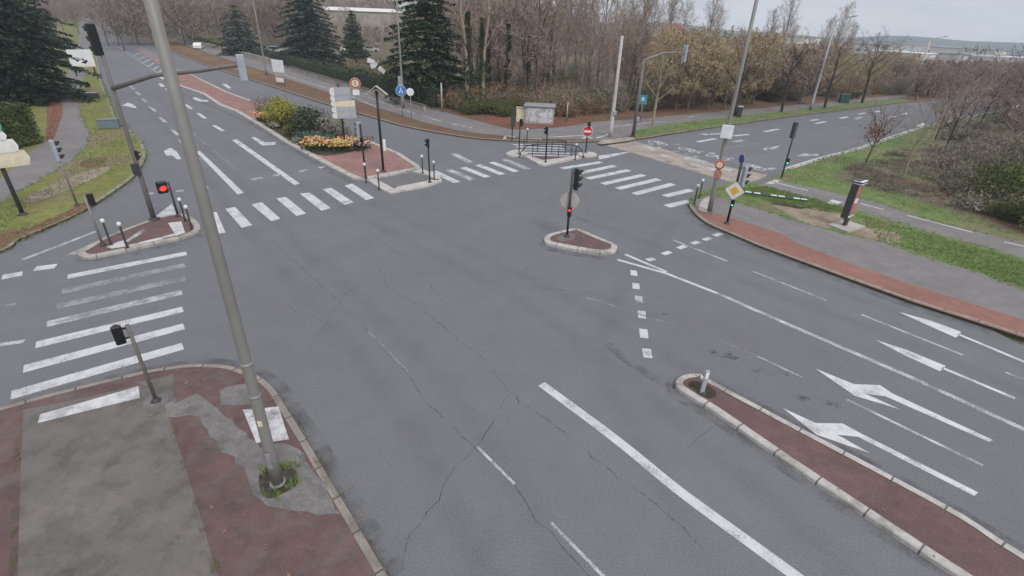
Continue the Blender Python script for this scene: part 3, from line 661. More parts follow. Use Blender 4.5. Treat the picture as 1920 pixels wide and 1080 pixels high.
# -- two pedestrian signals on the railed island
b=(973,289); h=hgt(*b,224,.12); t=empty('pedestrian_signal',W(*b,.12),0,'slim black pedestrian signal at the left end of the railed island','signal',G_SIG)
pole(t,h,.045,'black'); post_base(t); pedhead(t,h-.2,(.10,-.06),towards(b,(840,330)),s=.75)
b=(1023,304); h=hgt(*b,239,.12); t=empty('pedestrian_signal',W(*b,.12),0,'slim black pedestrian signal in the middle of the railed island, in front of the railing','signal',G_SIG)
pole(t,h,.045,'black'); post_base(t); pedhead(t,h-.2,(-.08,-.08),towards(b,(840,330)),s=.78)
# -- post with flat sign on the north pavement
b=(960,262); h=hgt(*b,204,.12); t=empty('sign_post',W(*b,.12),0,'thin dark post with a narrow dark green plate left of the cream cabinet','sign')
pole(t,h,.04,'black'); post_base(t); plate(t,h-.75,.42,1.3,'greenfence',rz=R(35),y=-.06)
# -- no entry sign and signal
b=(1098,286); h=hgt(*b,230,.12); t=empty('no_entry_sign',W(*b,.12),0,'red round no entry sign with a white bar under a small black signal','sign')
rz=towards(b,(1000,700)); pole(t,h,.05,'black'); post_base(t); pedhead(t,h-.18,(.05,-.02),towards(b,(1200,380)),s=.8)
zc=hgt(*b,246,.12)
s=disc(t,zc,.40,'offwhite',rz=rz,y=-.09); m=Matrix.Rotation(rz,3,'Z')
MB().lathe([(.355,0),(.355,.0135)],28,m@Vector((0,-.09,0))+Vector((0,0,zc)),m@Matrix.Rotation(R(90),3,'X')).build('sign_field',M['redface'],s)
plate(s,zc,.56,.15,'offwhite',y=-.107,rz=rz,name='white_bar',t=.008)
# -- centre island signal
b=(1063,443); h=hgt(*b,316,.15); t=empty('traffic_signal',W(*b,.15),0,'black traffic signal on the small central island with a round sign back below','signal',G_SIG)
rz=towards(b,(1420,420)); pole(t,h,.055,'charcoal'); post_base(t,.15); z1=hgt(*b,337,.15)
head(t,z1,(.20,.10),rz,3,1.0,'black',{0:'lensred'})
zc=hgt(*b,378,.15); disc(t,zc,.42,'signback','signback',y=.0,rz=towards(b,(1000,1000)),name='round_sign_back').location=(0,.10,0)
head(t,hgt(*b,392,.15)-.09,(0,-.12),towards(b,(1000,900)),2,.68,'black',{0:'litred'},'pedestrian_head')
plate(t,h-.02,.16,.16,'tealface',rz=R(45),y=0,name='top_plate',t=.03)
# -- right bank signal with priority diamond
b=(1363,419); h=hgt(*b,294,.12); t=empty('traffic_signal',W(*b,.12),0,'traffic signal on the right red strip carrying a yellow and white priority diamond','signal',G_SIG)
rz=towards(b,(1000,900)); pole(t,h-.1,.06,'black'); post_base(t,.15)
hz=hgt(*b,331,.12); head(t,hz,(.30,.10),towards(b,(1700,420)),3,1.05,'backgrey'); 
disc(t,h-.1,.22,'darkblue','signback',y=-.05,rz=towards(b,(800,450)),name='blue_disc_face')
zc=hgt(*b,357,.12); m=Matrix.Rotation(rz,3,'Z')
def diamond(r,mat,y,t_,par,name): return MB().add([m@Vector(v)+Vector((0,0,zc)) for v in ((-r,y,0),(0,y,-r),(r,y,0),(0,y,r),(-r,y+t_,0),(0,y+t_,-r),(r,y+t_,0),(0,y+t_,r))],[(0,1,2,3),(7,6,5,4),(0,4,5,1),(1,5,6,2),(2,6,7,3),(3,7,4,0)])
mb=MB(); diamond(.46,None,-.10,.02,t,''); 
for r,mat,y,nm in ((.46,'offwhite',-.10,'priority_diamond'),(.24,'yellowpanel',-.108,'diamond_centre')):
    mb=MB(); mb.add([m@Vector(v)+Vector((0,0,zc)) for v in ((-r,y,0),(0,y,-r),(r,y,0),(0,y,r),(-r,y+.02,0),(0,y+.02,-r),(r,y+.02,0),(0,y+.02,r))],[(0,1,2,3),(7,6,5,4),(0,4,5,1),(1,5,6,2),(2,6,7,3),(3,7,4,0)])
    o=mb.build(nm,M[mat],t if r>.3 else o)
head(t,hgt(*b,378,.12)-.05,(0,-.10),rz,2,.55,'black',{1:'litgreen',0:'lens'},'pedestrian_head')
# -- signal across the side road
b=(1465,334); h=hgt(*b,230,.10); t=empty('traffic_signal',W(*b,.10),0,'dark traffic signal at the grassy corner of the side road with a green repeater lamp','signal',G_SIG)
pole(t,h-.1,.055,'charcoal'); post_base(t); head(t,h-.5,(.0,.13),towards(b,(1620,260)),3,1.05,'charcoal'); head(t,hgt(*b,302,.1),(.08,-.10),towards(b,(1300,600)),2,.6,'black',{1:'litgreen'},'repeater_head')
# -- cantilever mast on the north side of the side road
b=(1187,256); base=W(*b,.12); ha=hgt(*b,113,.12); t=empty('mast_signal',W(*b,.12),0,'grey signal mast at the north kerb whose arm holds a signal over the side road','signal mast',G_SIG)
best=None
for k in range(0,160):
    zz=ha+.12+(k-60)*.02; q=W(1284,101,zz)-base; c=abs(math.hypot(q.x,q.y)-5.2)
    if best is None or c<best: best=c; e=q
MB().tube([(0,0,0),(0,0,ha*.5),(0,0,ha+.05)],[.16,.14,.11],12).build('mast',M['brownsteel'],t,True)
MB().tube([Vector((0,0,ha)),Vector((0,0,ha)).lerp(e,.45)+Vector((0,0,.35)),Vector((0,0,ha)).lerp(e,.75)+Vector((0,0,.25)),e],[.08,.07,.06,.05],10).build('arm',M['steel'],t,True)
post_base(t,.3); head(t,e.z,(e.x,e.y),towards((1187,256),(1700,180)),3,1.45,'backgrey')
MB().bbox((.18,-.1,1.5),(.25,.25,.35),.03).build('control_box',M['galv'],t)
# -- far green signal on the left road
b=(196,62); t=empty('traffic_signal',W(*b),0,'distant signal showing green at the far end of the left road','signal',G_SIG); h=hgt(*b,40)
pole(t,h-.1,.09,'charcoal'); post_base(t); hd=head(t,h-.7,(0,-.15),towards(b,(700,1000)),3,1.6,'charcoal',{1:'litgreen',2:'litgreen'})
# -- bollards with white balls
BG='ball topped bollards'
proto=empty('bollard',(0,0,0),0,'x','bollard',BG)
MB().tube([(0,0,0),(0,0,.05),(0,0,.06),(0,0,.98)],[.07,.07,.04,.038],8).build('post',M['black'],proto,True)
MB().lathe([(.02,.98),(.045,1.0),(.072,1.03),(.082,1.08),(.072,1.13),(.045,1.16),(.002,1.17)],10).build('ball',M['offwhite'],proto,True)
BL=[(192,414,'white ball bollard nearest the narrow tip of the left island'),(223,420,'white ball bollard on the left island, second from its narrow tip'),(336,374,'white ball bollard behind the red lamp on the left island'),(348,388,'white ball bollard at the rounded right end of the left island'),
(683,308,'white ball bollard against the signal post at the flower bed median corner'),(708,320,'white ball bollard at the left corner of the refuge kerb'),(791,293,'white ball bollard behind the refuge, left of its pedestrian signal'),(813,304,'white ball bollard right of the pedestrian signal on the refuge'),
(989,242,'white ball bollard behind the railing, near the left pedestrian signal'),(1081,271,'white ball bollard at the right end of the railing, left of the no entry sign'),(1318,338,'taller looking rear white ball bollard by the pale ramp on the right corner'),(1309,348,'front white ball bollard on the right corner next to the zebra end')]
for i,(x,y,l) in enumerate(BL):
    o=proto if i==0 else copy_tree(proto); p=W(x,y,1.08+.1); o.location=(p.x,p.y,.1); o['label']=l
# -- railing on the island
A,B=W(974,296,.0),W(1094,296,.0); d=(B-A); L=d.length; t=empty('pedestrian_railing',(A+B)/2,math.atan2(d.y,d.x),'low black tubular pedestrian railing with curved ends on the island','railing')
MB().tube([(-L/2,0,0),(-L/2+.1,0,.45),(-L/2+.45,0,.82),(-L/2+.9,0,.95),(0,0,.97),(L/2-.9,0,.95),(L/2-.45,0,.82),(L/2-.1,0,.45),(L/2,0,0)],.035,8).build('top_rail',M['black'],t,True)
MB().tube([(-L/2+.2,0,.5),(L/2-.2,0,.5)],.022,6).build('mid_rail',M['black'],t,True)
for x in (-L*.30,-L*.1,L*.1,L*.30): MB().tube([(x,0,0),(x,0,.95)],.028,6).build('rail_post',M['black'],t,True)
A,B=W(982,283,.0),W(1060,288,.0); d=(B-A); L=d.length; t=empty('pedestrian_railing',(A+B)/2,math.atan2(d.y,d.x),'straight black railing behind the curved one across the striped island crossing','railing')
for z in (.45,.92): MB().tube([(-L/2,0,z),(L/2,0,z)],.028,6).build('rail',M['black'],t,True)
for x in (-L/2,-L*.17,L*.17,L/2): MB().tube([(x,0,0),(x,0,.95)],.032,6).build('rail_post',M['black'],t,True)
# -- direction sign stack by the flowers
b=(648,280); h=hgt(*b,158,.15); t=empty('direction_sign',W(*b,.15),towards(b,(500,380)),'stack of five arrow ended direction boards on a black post behind the flower bed','sign')
pole(t,h,.07,'black'); post_base(t,.18)
zs=[hgt(*b,y,.15) for y in (172,184,194,205,216)]
for i,(z,mt) in enumerate(zip(zs,('signback','signback','cream','signback','signback'))):
    hh=.40 if i else .60; x1=.78 if i<2 else 1.0
    o=MB().slab([(-.30,-hh/2),(x1,-hh/2),(x1,hh/2),(-.30,hh/2)],.10,-.12).build('sign_board',M[mt],t); o.location=(0,0,z)
    MB().slab([(-.303,-hh/2),(-.303,hh/2),(-.50,hh*.42),(-.60,hh*.2),(-.60,-hh*.2),(-.50,-hh*.42)],.13,-.12).build('arrow_end',M['offwhite'],o)
    MB().slab([(-.25,-hh/2+.05),(x1-.05,-hh/2+.05),(x1-.05,hh/2-.05),(-.25,hh/2-.05)],.004,-.173).build('sign_face',M['backgrey' if mt!='cream' else 'cream'],o)
t.rotation_euler.z=towards(b,(760,1000))
# -- direction signs on the left edge
b=(43,402); base=W(*b,.12); h=hgt(*b,232,.12); t=empty('direction_sign',base,towards(b,(200,800)),'large green, white and cream direction boards stacked on a dark post at the left verge','sign')
pole(t,h,.09,'charcoal'); post_base(t,.2)
for (y,x1,hh,mt) in ((237,.55,.60,'greenpanel'),(256,.58,.44,'whitepanel'),(277,.82,.62,'whitepanel'),(300,1.05,.66,'cream')):
    z=hgt(*b,y,.12); o=MB().slab([(-1.3,-hh/2),(x1-.10,-hh/2),(x1,0),(x1-.10,hh/2),(-1.3,hh/2)],.08,-.14).build('sign_board',M[mt],t); o.location=(0,0,z)
    MB().slab([(-1.24,-hh/2+.06),(x1-.16,-hh/2+.06),(x1-.08,0),(x1-.16,hh/2-.06),(-1.24,hh/2-.06)],.004,-.183).build('sign_face',M['offwhite' if mt=='whitepanel' else mt],o)
t.rotation_euler.z=towards(b,(420,900))
# -- inverted-V topped post
b=(719,321); h=hgt(*b,160,.15); t=empty('post_with_gable_sign',W(*b,.15),R(8),'tall black post on the median topped by two pale boards forming an inverted V','sign post')
pole(t,h-.1,.075,'black'); post_base(t,.2)
for sgn in (-1,1):
    m=Matrix.Rotation(sgn*R(38),3,'Y'); 
    for k in (0,1): MB().bbox(m@Vector((sgn*(.42-.0*k),0,-.02-.14*k))+Vector((0,0,h)),(.82-.2*k,.5,.035),.008,m).build('sign_board',M['signback'],t)
MB().bbox((.20,-.05,hgt(*b,272,.15)),(.16,.12,.7),.02).build('white_box',M['whitepanel'],t)
# -- lamp posts
LG='street lamp columns'
def lamp(b, topy, label, r0, r1, mat, extra=1.0, z0=.12, armaz=None, arm=1.8, name='street_lamp'):
    h=hgt(*b,topy,z0)*extra if topy is not None else extra; t=empty(name,W(*b,z0),0,label,'street lamp',LG)
    MB().tube([(0,0,0),(0,0,.9),(0,0,.95),(0,0,h*.5),(0,0,h)],[r0*1.12,r0*1.1,r0,(r0+r1)/2,r1],14).build('column',M[mat],t,True)
    if armaz is not None:
        dx,dy=math.cos(armaz),math.sin(armaz)
        MB().tube([(0,0,h-.02),(dx*arm*.3,dy*arm*.3,h+.35),(dx*arm,dy*arm,h+.6)],[r1*.8,r1*.7,r1*.5],8).build('arm',M[mat],t,True)
        m=Matrix.Rotation(armaz,3,'Z')@Matrix.Rotation(R(-8),3,'Y')
        MB().bbox((dx*(arm+.35),dy*(arm+.35),h+.64),(.8,.28,.13),.04,m).build('lantern',M['backgrey'],t)
        MB().bbox((dx*(arm+.38),dy*(arm+.38),h+.565),(.5,.2,.03),.01,m).build('lens',M['lens'],t)
    return t,h
lt,_=lamp((521,905),None,'thick grey lamp column rising from a mossy pit in the near left pavement','a' and .108,.075,'steel',11.5,armaz=R(30))
MB().lathe([(.17,0),(.16,.03),(.12,.04)],14).build('base_flange',M['steel'],lt,True)
MB().bbox((.0,-.117,.75),(.10,.03,.42),.012).build('access_door',M['galv'],lt)
for zz in (2.35,3.1): MB().lathe([(.108,zz),(.111,zz+.01),(.111,zz+.04),(.108,zz+.05)],14).build('band',M['galv'],lt,True)
MB().bbox((.02,-.108,1.75),(.09,.02,.13),.005).build('sticker',M['cream'],lt)
def blob(px,mat,z,name): return sheet(name,px,M[mat],z,3)
blob([(486,892),(504,874),(540,872),(558,888),(556,908),(528,926),(500,934),(488,916)],'soil',.1265,'tree_pit')
lt,h=lamp((1330,396),None,'tall grey lamp column on the right corner carrying a white box and red sign','a' and .12,.075,'steel',12.0,armaz=R(120))
b=(1330,396); rz=towards(b,(1200,900))
plate(lt,hgt(*b,246,.12),.55,.62,'whitepanel',y=-.18,rz=rz,name='white_box',t=.2)
o=disc(lt,hgt(*b,308,.12),.24,'redface',rz=rz,y=-.14); zc=hgt(*b,308,.12); m=Matrix.Rotation(rz,3,'Z')
MB().lathe([(.16,0),(.16,.0135)],20,m@Vector((0,-.14,0))+Vector((0,0,zc)),m@Matrix.Rotation(R(90),3,'X')).build('sign_field',M['cream'],o)
plate(lt,hgt(*b,326,.12),.36,.4,'orangered',y=-.14,rz=rz)
lamp((500,141),None,'slender lamp column on the brown verge behind the grey arm signal','a' and .12,.07,'steel',12,armaz=R(200))
lt,h=lamp((757,203),None,'slender lamp column by the round blue sign in front of the big cedar','a' and .12,.07,'steel',12,armaz=R(200))
b=(757,203); plate(lt,hgt(*b,152),.5,1.0,'backgrey',x=-.4,name='sign_plate',y=-.05,rz=R(60))
lt,h=lamp((1144,257),67,'pale concrete pole without lantern at the north corner, right of the no entry sign','a' and .17,.11,'concretepole')
MB().bbox((.12,-.12,hgt(1144,257,212)),(.3,.25,.35),.03).build('junction_box',M['galv'],lt)
lamp((1519,206),40,'lamp column with a bent arm on the far grass verge, between dark tree trunks','a' and .17,.09,'galv',armaz=R(25),arm=2.6)
lamp((1706,178),76,'leaning looking lamp column with arm farthest along the side road','a' and .22,.12,'concretepole',armaz=R(20),arm=2.6)
# -- signs along the far pavement
b=(755,219); h=hgt(*b,158,.12); t=empty('round_sign',W(*b,.12),0,'round blue sign with white symbol on a grey post beside the cycle path','sign'); pole(t,h,.045,'galv'); post_base(t)
rz=towards(b,(700,900)); zc=hgt(*b,170,.12); o=disc(t,zc,.5,'blueface','offwhite',rz=rz,y=-.07); m=Matrix.Rotation(rz,3,'Z')
for mm,cx,cz,w_,h_ in (((0),-.0,.12,.10,.34),(0,-.13,-.12,.10,.24),(0,.13,-.12,.10,.24)): MB().box(m@Vector((cx,-.085,0))+Vector((0,0,zc+cz)),(w_,.006,h_),m).build('white_symbol',M['offwhite'],o)
b=(672,214); h=hgt(*b,148,.12); t=empty('speed_sign',W(*b,.12),0,'round red bordered sign over a small white plate on the brown verge','sign'); pole(t,h,.045,'galv'); post_base(t)
rz=towards(b,(700,900)); zc=hgt(*b,156,.12); o=disc(t,zc,.5,'redface','offwhite',rz=rz); m=Matrix.Rotation(rz,3,'Z')
MB().lathe([(.33,0),(.33,.0135)],24,m@Vector((0,-.07,0))+Vector((0,0,zc)),m@Matrix.Rotation(R(90),3,'X')).build('sign_field',M['cream'],o)
plate(o,zc,.09,.36,'black',y=-.088,rz=rz,name='dark_symbol',t=.006)
plate(t,hgt(*b,173,.12),.62,.5,'whitepanel',rz=rz)
b=(772,222); h=hgt(*b,166,.12); t=empty('white_sign',W(*b,.12),0,'small white round sign on a thin post right of the blue round sign','sign'); pole(t,h,.035,'galv'); disc(t,h-.3,.36,'whitepanel','signback',rz=towards(b,(700,900)))
b=(829,211); h=hgt(*b,156,.1); t=empty('fence_end_post',W(*b,.1),0,'plain pale grey post at the edge of the red leaf litter','post'); pole(t,h,.09,'galv'); MB().lathe([(.1,h),(.1,h+.04),(.02,h+.08)],10).build('cap',M['galv'],t)
b=(1062,228); h=hgt(*b,192,.1); t=empty('thin_post',W(*b,.1),0,'plain grey post between the graffitied kiosk and the concrete pole','post'); pole(t,h,.07,'galv'); MB().lathe([(.09,h),(.09,h+.04),(.02,h+.08)],10).build('cap',M['galv'],t)
b=(714,172); t=empty('white_sign',W(*b,0),0,'cluster of three tilted white panels above the dark hedge near the narrow conifer','sign'); pole(t,hgt(*b,112),.06,'galv')
for dx,y,rr in ((-.9,115,.3),(-.55,123,-.4),(.4,131,.7)): 
    m=Matrix.Rotation(rr,3,'Y'); MB().bbox(Vector((dx,-.1,hgt(*b,y))),(.95,.05,.55),.02,m).build('sign_plate',M['whitepanel'],t)
b=(1200,226); h=hgt(*b,180,.12); t=empty('blue_sign',W(*b,.12),0,'square blue and white sign on a pale post behind the grey signal mast','sign'); pole(t,h,.06,'galv'); post_base(t)
rz=towards(b,(1100,900)); o=plate(t,h-.35,.8,.9,'tealface',rz=rz); plate(o,h-.28,.3,.34,'offwhite',rz=rz,y=-.085,name='white_symbol',t=.006)
b=(527,160); h=hgt(*b,114,.12); t=empty('information_panel',W(*b,.12),0,'white information panel with grey lower part on the far verge, right of the slender lamp','sign')
for x in (-.75,.75): MB().tube([(x,0,0),(x,0,h)],.06,8).build('leg',M['galv'],t,True)
plate(t,hgt(*b,124,.12),2.0,1.5,'whitepanel',y=0,t=.12,name='panel',rz=0); plate(t,hgt(*b,137,.12),1.6,.9,'signback',y=0,t=.1,name='lower_panel'); plate(t,hgt(*b,150,.12),1.4,.55,'whitepanel',y=-.02,t=.1,name='white_plate')
t.rotation_euler.z=R(-25)
b=(157,142); t=empty('roadside_board',W(*b,.12),towards((157,142),(700,1000)),'pale square board on legs at the left path, half hidden by the dark conifer','sign'); h=hgt(*b,93,.12); h2=hgt(*b,126,.12)
for x in (-.75,1.4): MB().tube([(x,0,0),(x,0,h)],.08,8).build('leg',M['charcoal'],t,True)
MB().bbox((.35,-.1,(h+h2)/2),(2.7,.12,h-h2),.03).build('board',M['whitepanel'],t); MB().bbox((.35,-.12,h2+.12),(2.74,.12,.2),.02).build('lower_trim',M['cream'],t)
# -- cabinets and kiosk
b=(1011,230); h=hgt(*b,198,.12); c=W(*b,.12); t=empty('utility_kiosk',c,R(-6),'grey utility kiosk covered in graffiti with a flat overhanging roof','kiosk')
w=2.75
m,nt,bb,N=newmat('graffiti_panel'); n1=noise(nt,2.6,4,.7,dist=1.2); col=ramp(nt,n1,[(.34,(.17,.20,.19)),(.44,(.42,.43,.42)),(.55,(.66,.67,.68)),(.66,(.36,.39,.43))]); nt.links.new(col,bb.inputs['Base Color']); M['graffiti']=m
MB().bbox((0,0,h/2),(w,1.6,h),.03).build('body',M['signback'],t); MB().bbox((0,-.04,h+.06),(w+.25,1.9,.13),.03).build('roof',M['galv'],t)
MB().bbox((0,-.815,h*.52),(w-.25,.04,h*.85),.01).build('graffiti_panel',M['graffiti'],t)
for x in (-.03,.03): MB().box((x*30,-.84,h*.5),(.05,.02,h*.8)).build('door_trim',M['galv'],t)
b=(977,229); h=hgt(*b,203,.12); t=empty('utility_cabinet',W(*b,.12),R(-5),'small cream utility cabinet standing left of the graffitied kiosk','cabinet')
MB().bbox((0,0,h/2+.03),(.95,.5,h),.03).build('body',M['cream'],t); MB().bbox((0,0,h+.06),(1.05,.6,.08),.02).build('lid',M['signback'],t)
for x in (-.235,.235): MB().bbox((x,-.265,h*.52),(.43,.03,h*.85),.01).build('door',M['cream'],t)
b=(205,241); t=empty('roadside_box',W(*b,.125),R(25),'low blue grey roadside box in the yellowed grass of the left verge','box')
MB().bbox((0,.3,.33),(1.4,.6,.66),.03).build('body',M['tealgrey'],t); MB().bbox((0,.3,.68),(1.46,.66,.05),.015).build('lid',M['tealgrey'],t)
t=empty('roadside_box',W(170,186,.125),R(25),'small dark roadside box in the left grass beyond the blue grey one','box'); MB().bbox((0,.3,.3),(1.3,.6,.6),.03).build('body',M['charcoal'],t); MB().bbox((0,.3,.62),(1.36,.66,.04),.01).build('lid',M['backgrey'],t)
# -- totem
b=(1583,425); c=W(*b,.12); h=hgt(*b,338,.12); t=empty('advertising_totem',c,towards(b,(1860,505)),'leaning looking red poster totem with silver bands on a concrete slab by the right path','totem')
MB().prism([Vector(q) for q in ((-.85,-.5,0),(.75,-.7,0),(.95,.35,0),(-.6,.55,0))],-.05,.09).build('slab',M['concrete'],t)
MB().bbox((0,0,.35),(.34,.14,.55),.02).build('foot',M['charcoal'],t)
MB().bbox((0,.07,h*.60),(.62,.34,h*.80),.02).build('body',M['charcoal'],t)
MB().bbox((.01,-.105,h*.60),(.52,.02,h*.62),.006).build('poster',M['orangered'],t)
MB().bbox((.0,-.118,h*.58),(.40,.012,h*.10),.004).build('poster_band',M['offwhite'],t)
for k in range(3): MB().bbox((0,-.01,h*.97+.05-k*.06),(.66,.42,.03),.01).build('silver_band',M['whitepanel' if k!=1 else 'darkblue'],t)
for k in range(2): MB().bbox((0,-.115,h*.235+.06*k),(.6,.03,.03),.008).build('silver_band',M['whitepanel'],t)
# -- fallen edging strip
A,B=W(1393,362,.13),W(1514,378,.13); d=B-A; L=d.length; t=empty('edging_strip',(A+B)/2,math.atan2(d.y,d.x),'long dark green strip with pairs of white markers lying on the right grass','edging strip')
MB().bbox((0,0,.05),(L,.28,.10),.02).build('strip',M['greenfence'],t)
for fx in (-.42,-.28,-.02,.10,.33,.44): MB().bbox((fx*L,-.02,.115),(.34,.18,.03),.01).build('marker',M['whitepanel'],t)
# -- median nose delineator
b=(1316,737); h=hgt(*b,695,.12); t=empty('delineator_post',W(*b,.12),R(20),'short pale blue grey flat marker post on the nose of the right median','marker post')
MB().bbox((0,0,h/2),(.14,.05,h),.012).build('post',M['backgrey'],t); MB().bbox((0,-.03,h*.8),(.11,.012,h*.25),.004).build('reflector',M['whitepanel'],t); MB().lathe([(.13,0),(.12,.03),(.07,.05)],10).build('foot',M['charcoal'],t)
# -- bins along the side road
for (x,y,l,mt) in ((1384,219,'dark litter bin with pale lid beside a tree trunk behind the right lamp column','charcoal'),(1581,193,'wide dark green bin on the far grass verge between two trunks','bingreen')):
    t=empty('litter_bin',W(x,y,.12),R(rnd.uniform(-20,20)),l,'bin','bins on the far verge'); w=.55 if mt=='charcoal' else 1.2
    MB().bbox((0,0,.55),(w,.6,1.0),.05).build('body',M[mt],t); MB().bbox((0,0,1.10),(w+.08,.68,.12),.05).build('lid',M['galv' if mt=='charcoal' else mt],t)

# ------------------------------------------------------------------ vehicles (far away)
def car(p, rz, label, paintc, L=4.3, Wd=1.75, Hh=1.45, van=False, cat='car'):
    t=empty('parked_van' if van else 'parked_car',p,rz,label,cat,'vehicles parked behind the trees'); mt=plain('car_paint',paintc,.3)
    if van: prof=[(-L/2,.3),(L/2,.3),(L/2,.9),(L/2-.7,1.1),(L/2-1.2,Hh),(-L/2,Hh)]
    else: prof=[(-L/2,.3),(L/2,.3),(L/2,.7),(L/2-1.1,.88),(L/2-1.75,Hh),(-L/2+.9,Hh),(-L/2+.3,.95),(-L/2,.9)]
    MB().slab(prof,Wd,0).build('body',mt,t)
    gl=[(-L/2+.6,.92),(L/2-1.25,.9),(L/2-1.8,Hh-.1),(-L/2+1.0,Hh-.1)] if not van else [(L/2-1.7,1.1),(L/2-.85,1.1),(L/2-1.25,Hh-.15),(L/2-1.7,Hh-.15)]
    MB().slab(gl,Wd+.02,0).build('side_windows',M['glass'],t)
    for x in (-L/2+.75,L/2-.8):
        for y in (-Wd/2+.08,Wd/2-.08): MB().lathe([(.31,-.1),(.33,-.06),(.33,.06),(.31,.1)],14,(x,y,.32),Matrix.Rotation(R(90),3,'X')).build('wheel',M['tyre'],t)
    for y in (-.6,.6): MB().bbox((L/2+.005,y,.68),(.03,.3,.14),.01).build('headlight',M['offwhite'],t)
    return t
car(W(274,64),R(120),'white van parked beyond the far verge of the left road',(.75,.75,.72),4.9,1.9,2.1,True,'van')
car(W(374,92),R(110),'white car parked near the left lamp behind the verge wall',(.75,.75,.76))
car(W(517,99),R(20),'pale blue grey car parked behind the hedge left of the tall blue conifer',(.35,.40,.46))
car(W(690,98)+Vector((0,3,0)),R(15),'silver car parked among the trees right of the tall blue conifer',(.5,.52,.54))
car(W(640,100)+Vector((0,6,0)),R(15),'white car parked behind the tall blue conifer, its front visible',(.72,.72,.72))

# ------------------------------------------------------------------ vegetation
def rvec(r): 
    while True:
        v=Vector((r.uniform(-1,1),r.uniform(-1,1),r.uniform(-1,1)))
        if .05<v.length<1: return v.normalized()
def leaf(mb, p, s, r, nrm=None):
    n=nrm or rvec(r); a=n.cross(rvec(r)).normalized(); b=n.cross(a)
    mb.add([p-a*s*.5,p-b*s*.32,p+a*s*.5,p+b*s*.32],[(0,1,2,3)])
def twig(mb, p, d, L, w, r):
    a=d.cross(rvec(r)).normalized()*w*.5; m=p+d*L*.55+rvec(r)*L*.06
    mb.add([p-a,p+a,m+a*.6,p+d*L+rvec(r)*L*.08,m-a*.6],[(0,1,2,3,4)])
def bare_mesh(seed, Ht, spread, trunk, up=.5, limbs=9, r0=.16, sub=5, ntw=7, tw=.045, form='round', leaves=0, ls=.16):
    """trunk and limbs, then a crown of fine twigs; returns two mesh builders (and dead leaves in the crown)"""
    r=random.Random(seed); T=MB(); C=MB()
    lean=Vector((r.gauss(0,.03),r.gauss(0,.03),1)).normalized()
    pts=[]; p=Vector((0,0,0)); n=7
    for i in range(n+1):
        pts.append(p.copy()); p+= (lean+Vector((r.gauss(0,.05),r.gauss(0,.05),0)))*Ht*.92/n
    T.tube(pts,[r0*(1-.88*i/n)+.01 for i in range(n+1)],7,False)
    def at(f):
        x=f*n; i=min(n-1,int(x)); return pts[i].lerp(pts[i+1],x-i)
    for k in range(limbs):
        f=trunk+(1-trunk)*(k+r.random())/limbs; f=min(f,.98); b=at(f); t=2.4*k+r.uniform(-.5,.5)
        g=(f-trunk)/(1-trunk)
        if form=='round': ln=spread*(.55+.75*math.sin(math.pi*min(1,.25+g*.75)))*r.uniform(.8,1.15); upk=up+.5*g
        elif form=='poplar': ln=spread*(1.6-.9*g)*r.uniform(.8,1.2); upk=2.2
        else: ln=spread*(1.15-.8*g)*r.uniform(.75,1.2); upk=up
        d=Vector((math.cos(t),math.sin(t),upk)).normalized()
        m=b+d*ln*.5+Vector((0,0,.06*ln)); e=b+d*ln+Vector((r.gauss(0,.1),r.gauss(0,.1),.18))*ln
        rr=r0*(1-.85*f)*.55+.012; T.tube([b,m,e],[rr,rr*.6,rr*.22],5,False)
        for j in range(sub):
            g2=.25+.75*(j+r.random())/sub; q=b.lerp(m,g2*2) if g2<.5 else m.lerp(e,g2*2-1)
            d2=(d*.7+rvec(r)*.75+Vector((0,0,.25 if form!='poplar' else .7))).normalized(); l2=ln*.42*r.uniform(.7,1.2)
            w2=max(.016,rr*.35); q2=q+d2*l2; T.tube([q,q.lerp(q2,.5)+rvec(r)*l2*.05,q2],[w2,w2*.7,w2*.3],3,False)
            for i in range(ntw):
                h_=.2+.8*(i+r.random())/ntw; s=q.lerp(q2,min(1,h_)); d3=(d2*.55+rvec(r)*.8+Vector((0,0,.2 if form!='poplar' else .6))).normalized(); l3=l2*.55*r.uniform(.6,1.3)
                twig(C,s,d3,l3,tw,r)
                for _ in range(2): twig(C,s+d3*l3*r.uniform(.2,.7),(d3*.6+rvec(r)*.8).normalized(),l3*.6,tw*.7,r)
                for _ in range(leaves): leaf(C,s+d3*l3*r.uniform(.2,1)+rvec(r)*.08,ls*r.uniform(.6,1.3),r)
    return T,C
def shrub_mesh(seed, w, h, n, leaves, ls, stems=True):
    r=random.Random(seed); T=MB(); C=MB(); lobes=[(Vector((r.uniform(-.5,.5)*w,r.uniform(-.35,.35)*w,0)),r.uniform(.55,1.0)) for _ in range(5)]
    for i in range(n):
        c,s=lobes[i%5]; t=r.uniform(0,6.3); d=Vector((math.cos(t)*r.uniform(.1,.9),math.sin(t)*r.uniform(.1,.9),r.uniform(.5,1.3))).normalized()
        p=c+Vector((r.gauss(0,.12)*w,r.gauss(0,.12)*w,0)); L=h*s*r.uniform(.6,1.05)
        if stems and i%4==0: T.tube([Vector((0,0,-.04)),p+Vector((0,0,.02)),p+d*L*.5+rvec(r)*.05,p+d*L*.9],[.02,.025,.016,.006],3,False)
        for j in range(7):
            q=p+d*L*r.uniform(.2,1); d2=(d*.6+rvec(r)).normalized(); twig(C,q,d2,L*.32*r.uniform(.5,1.2),.035,r)
        for j in range(leaves): leaf(C,p+d*L*r.uniform(.25,1.02)+rvec(r)*.18*h*.4,ls*r.uniform(.6,1.3),r)
    if not T.v: T.tube([(0,0,0),(0,0,h*.5)],[.05,.02],5)
    return T,C
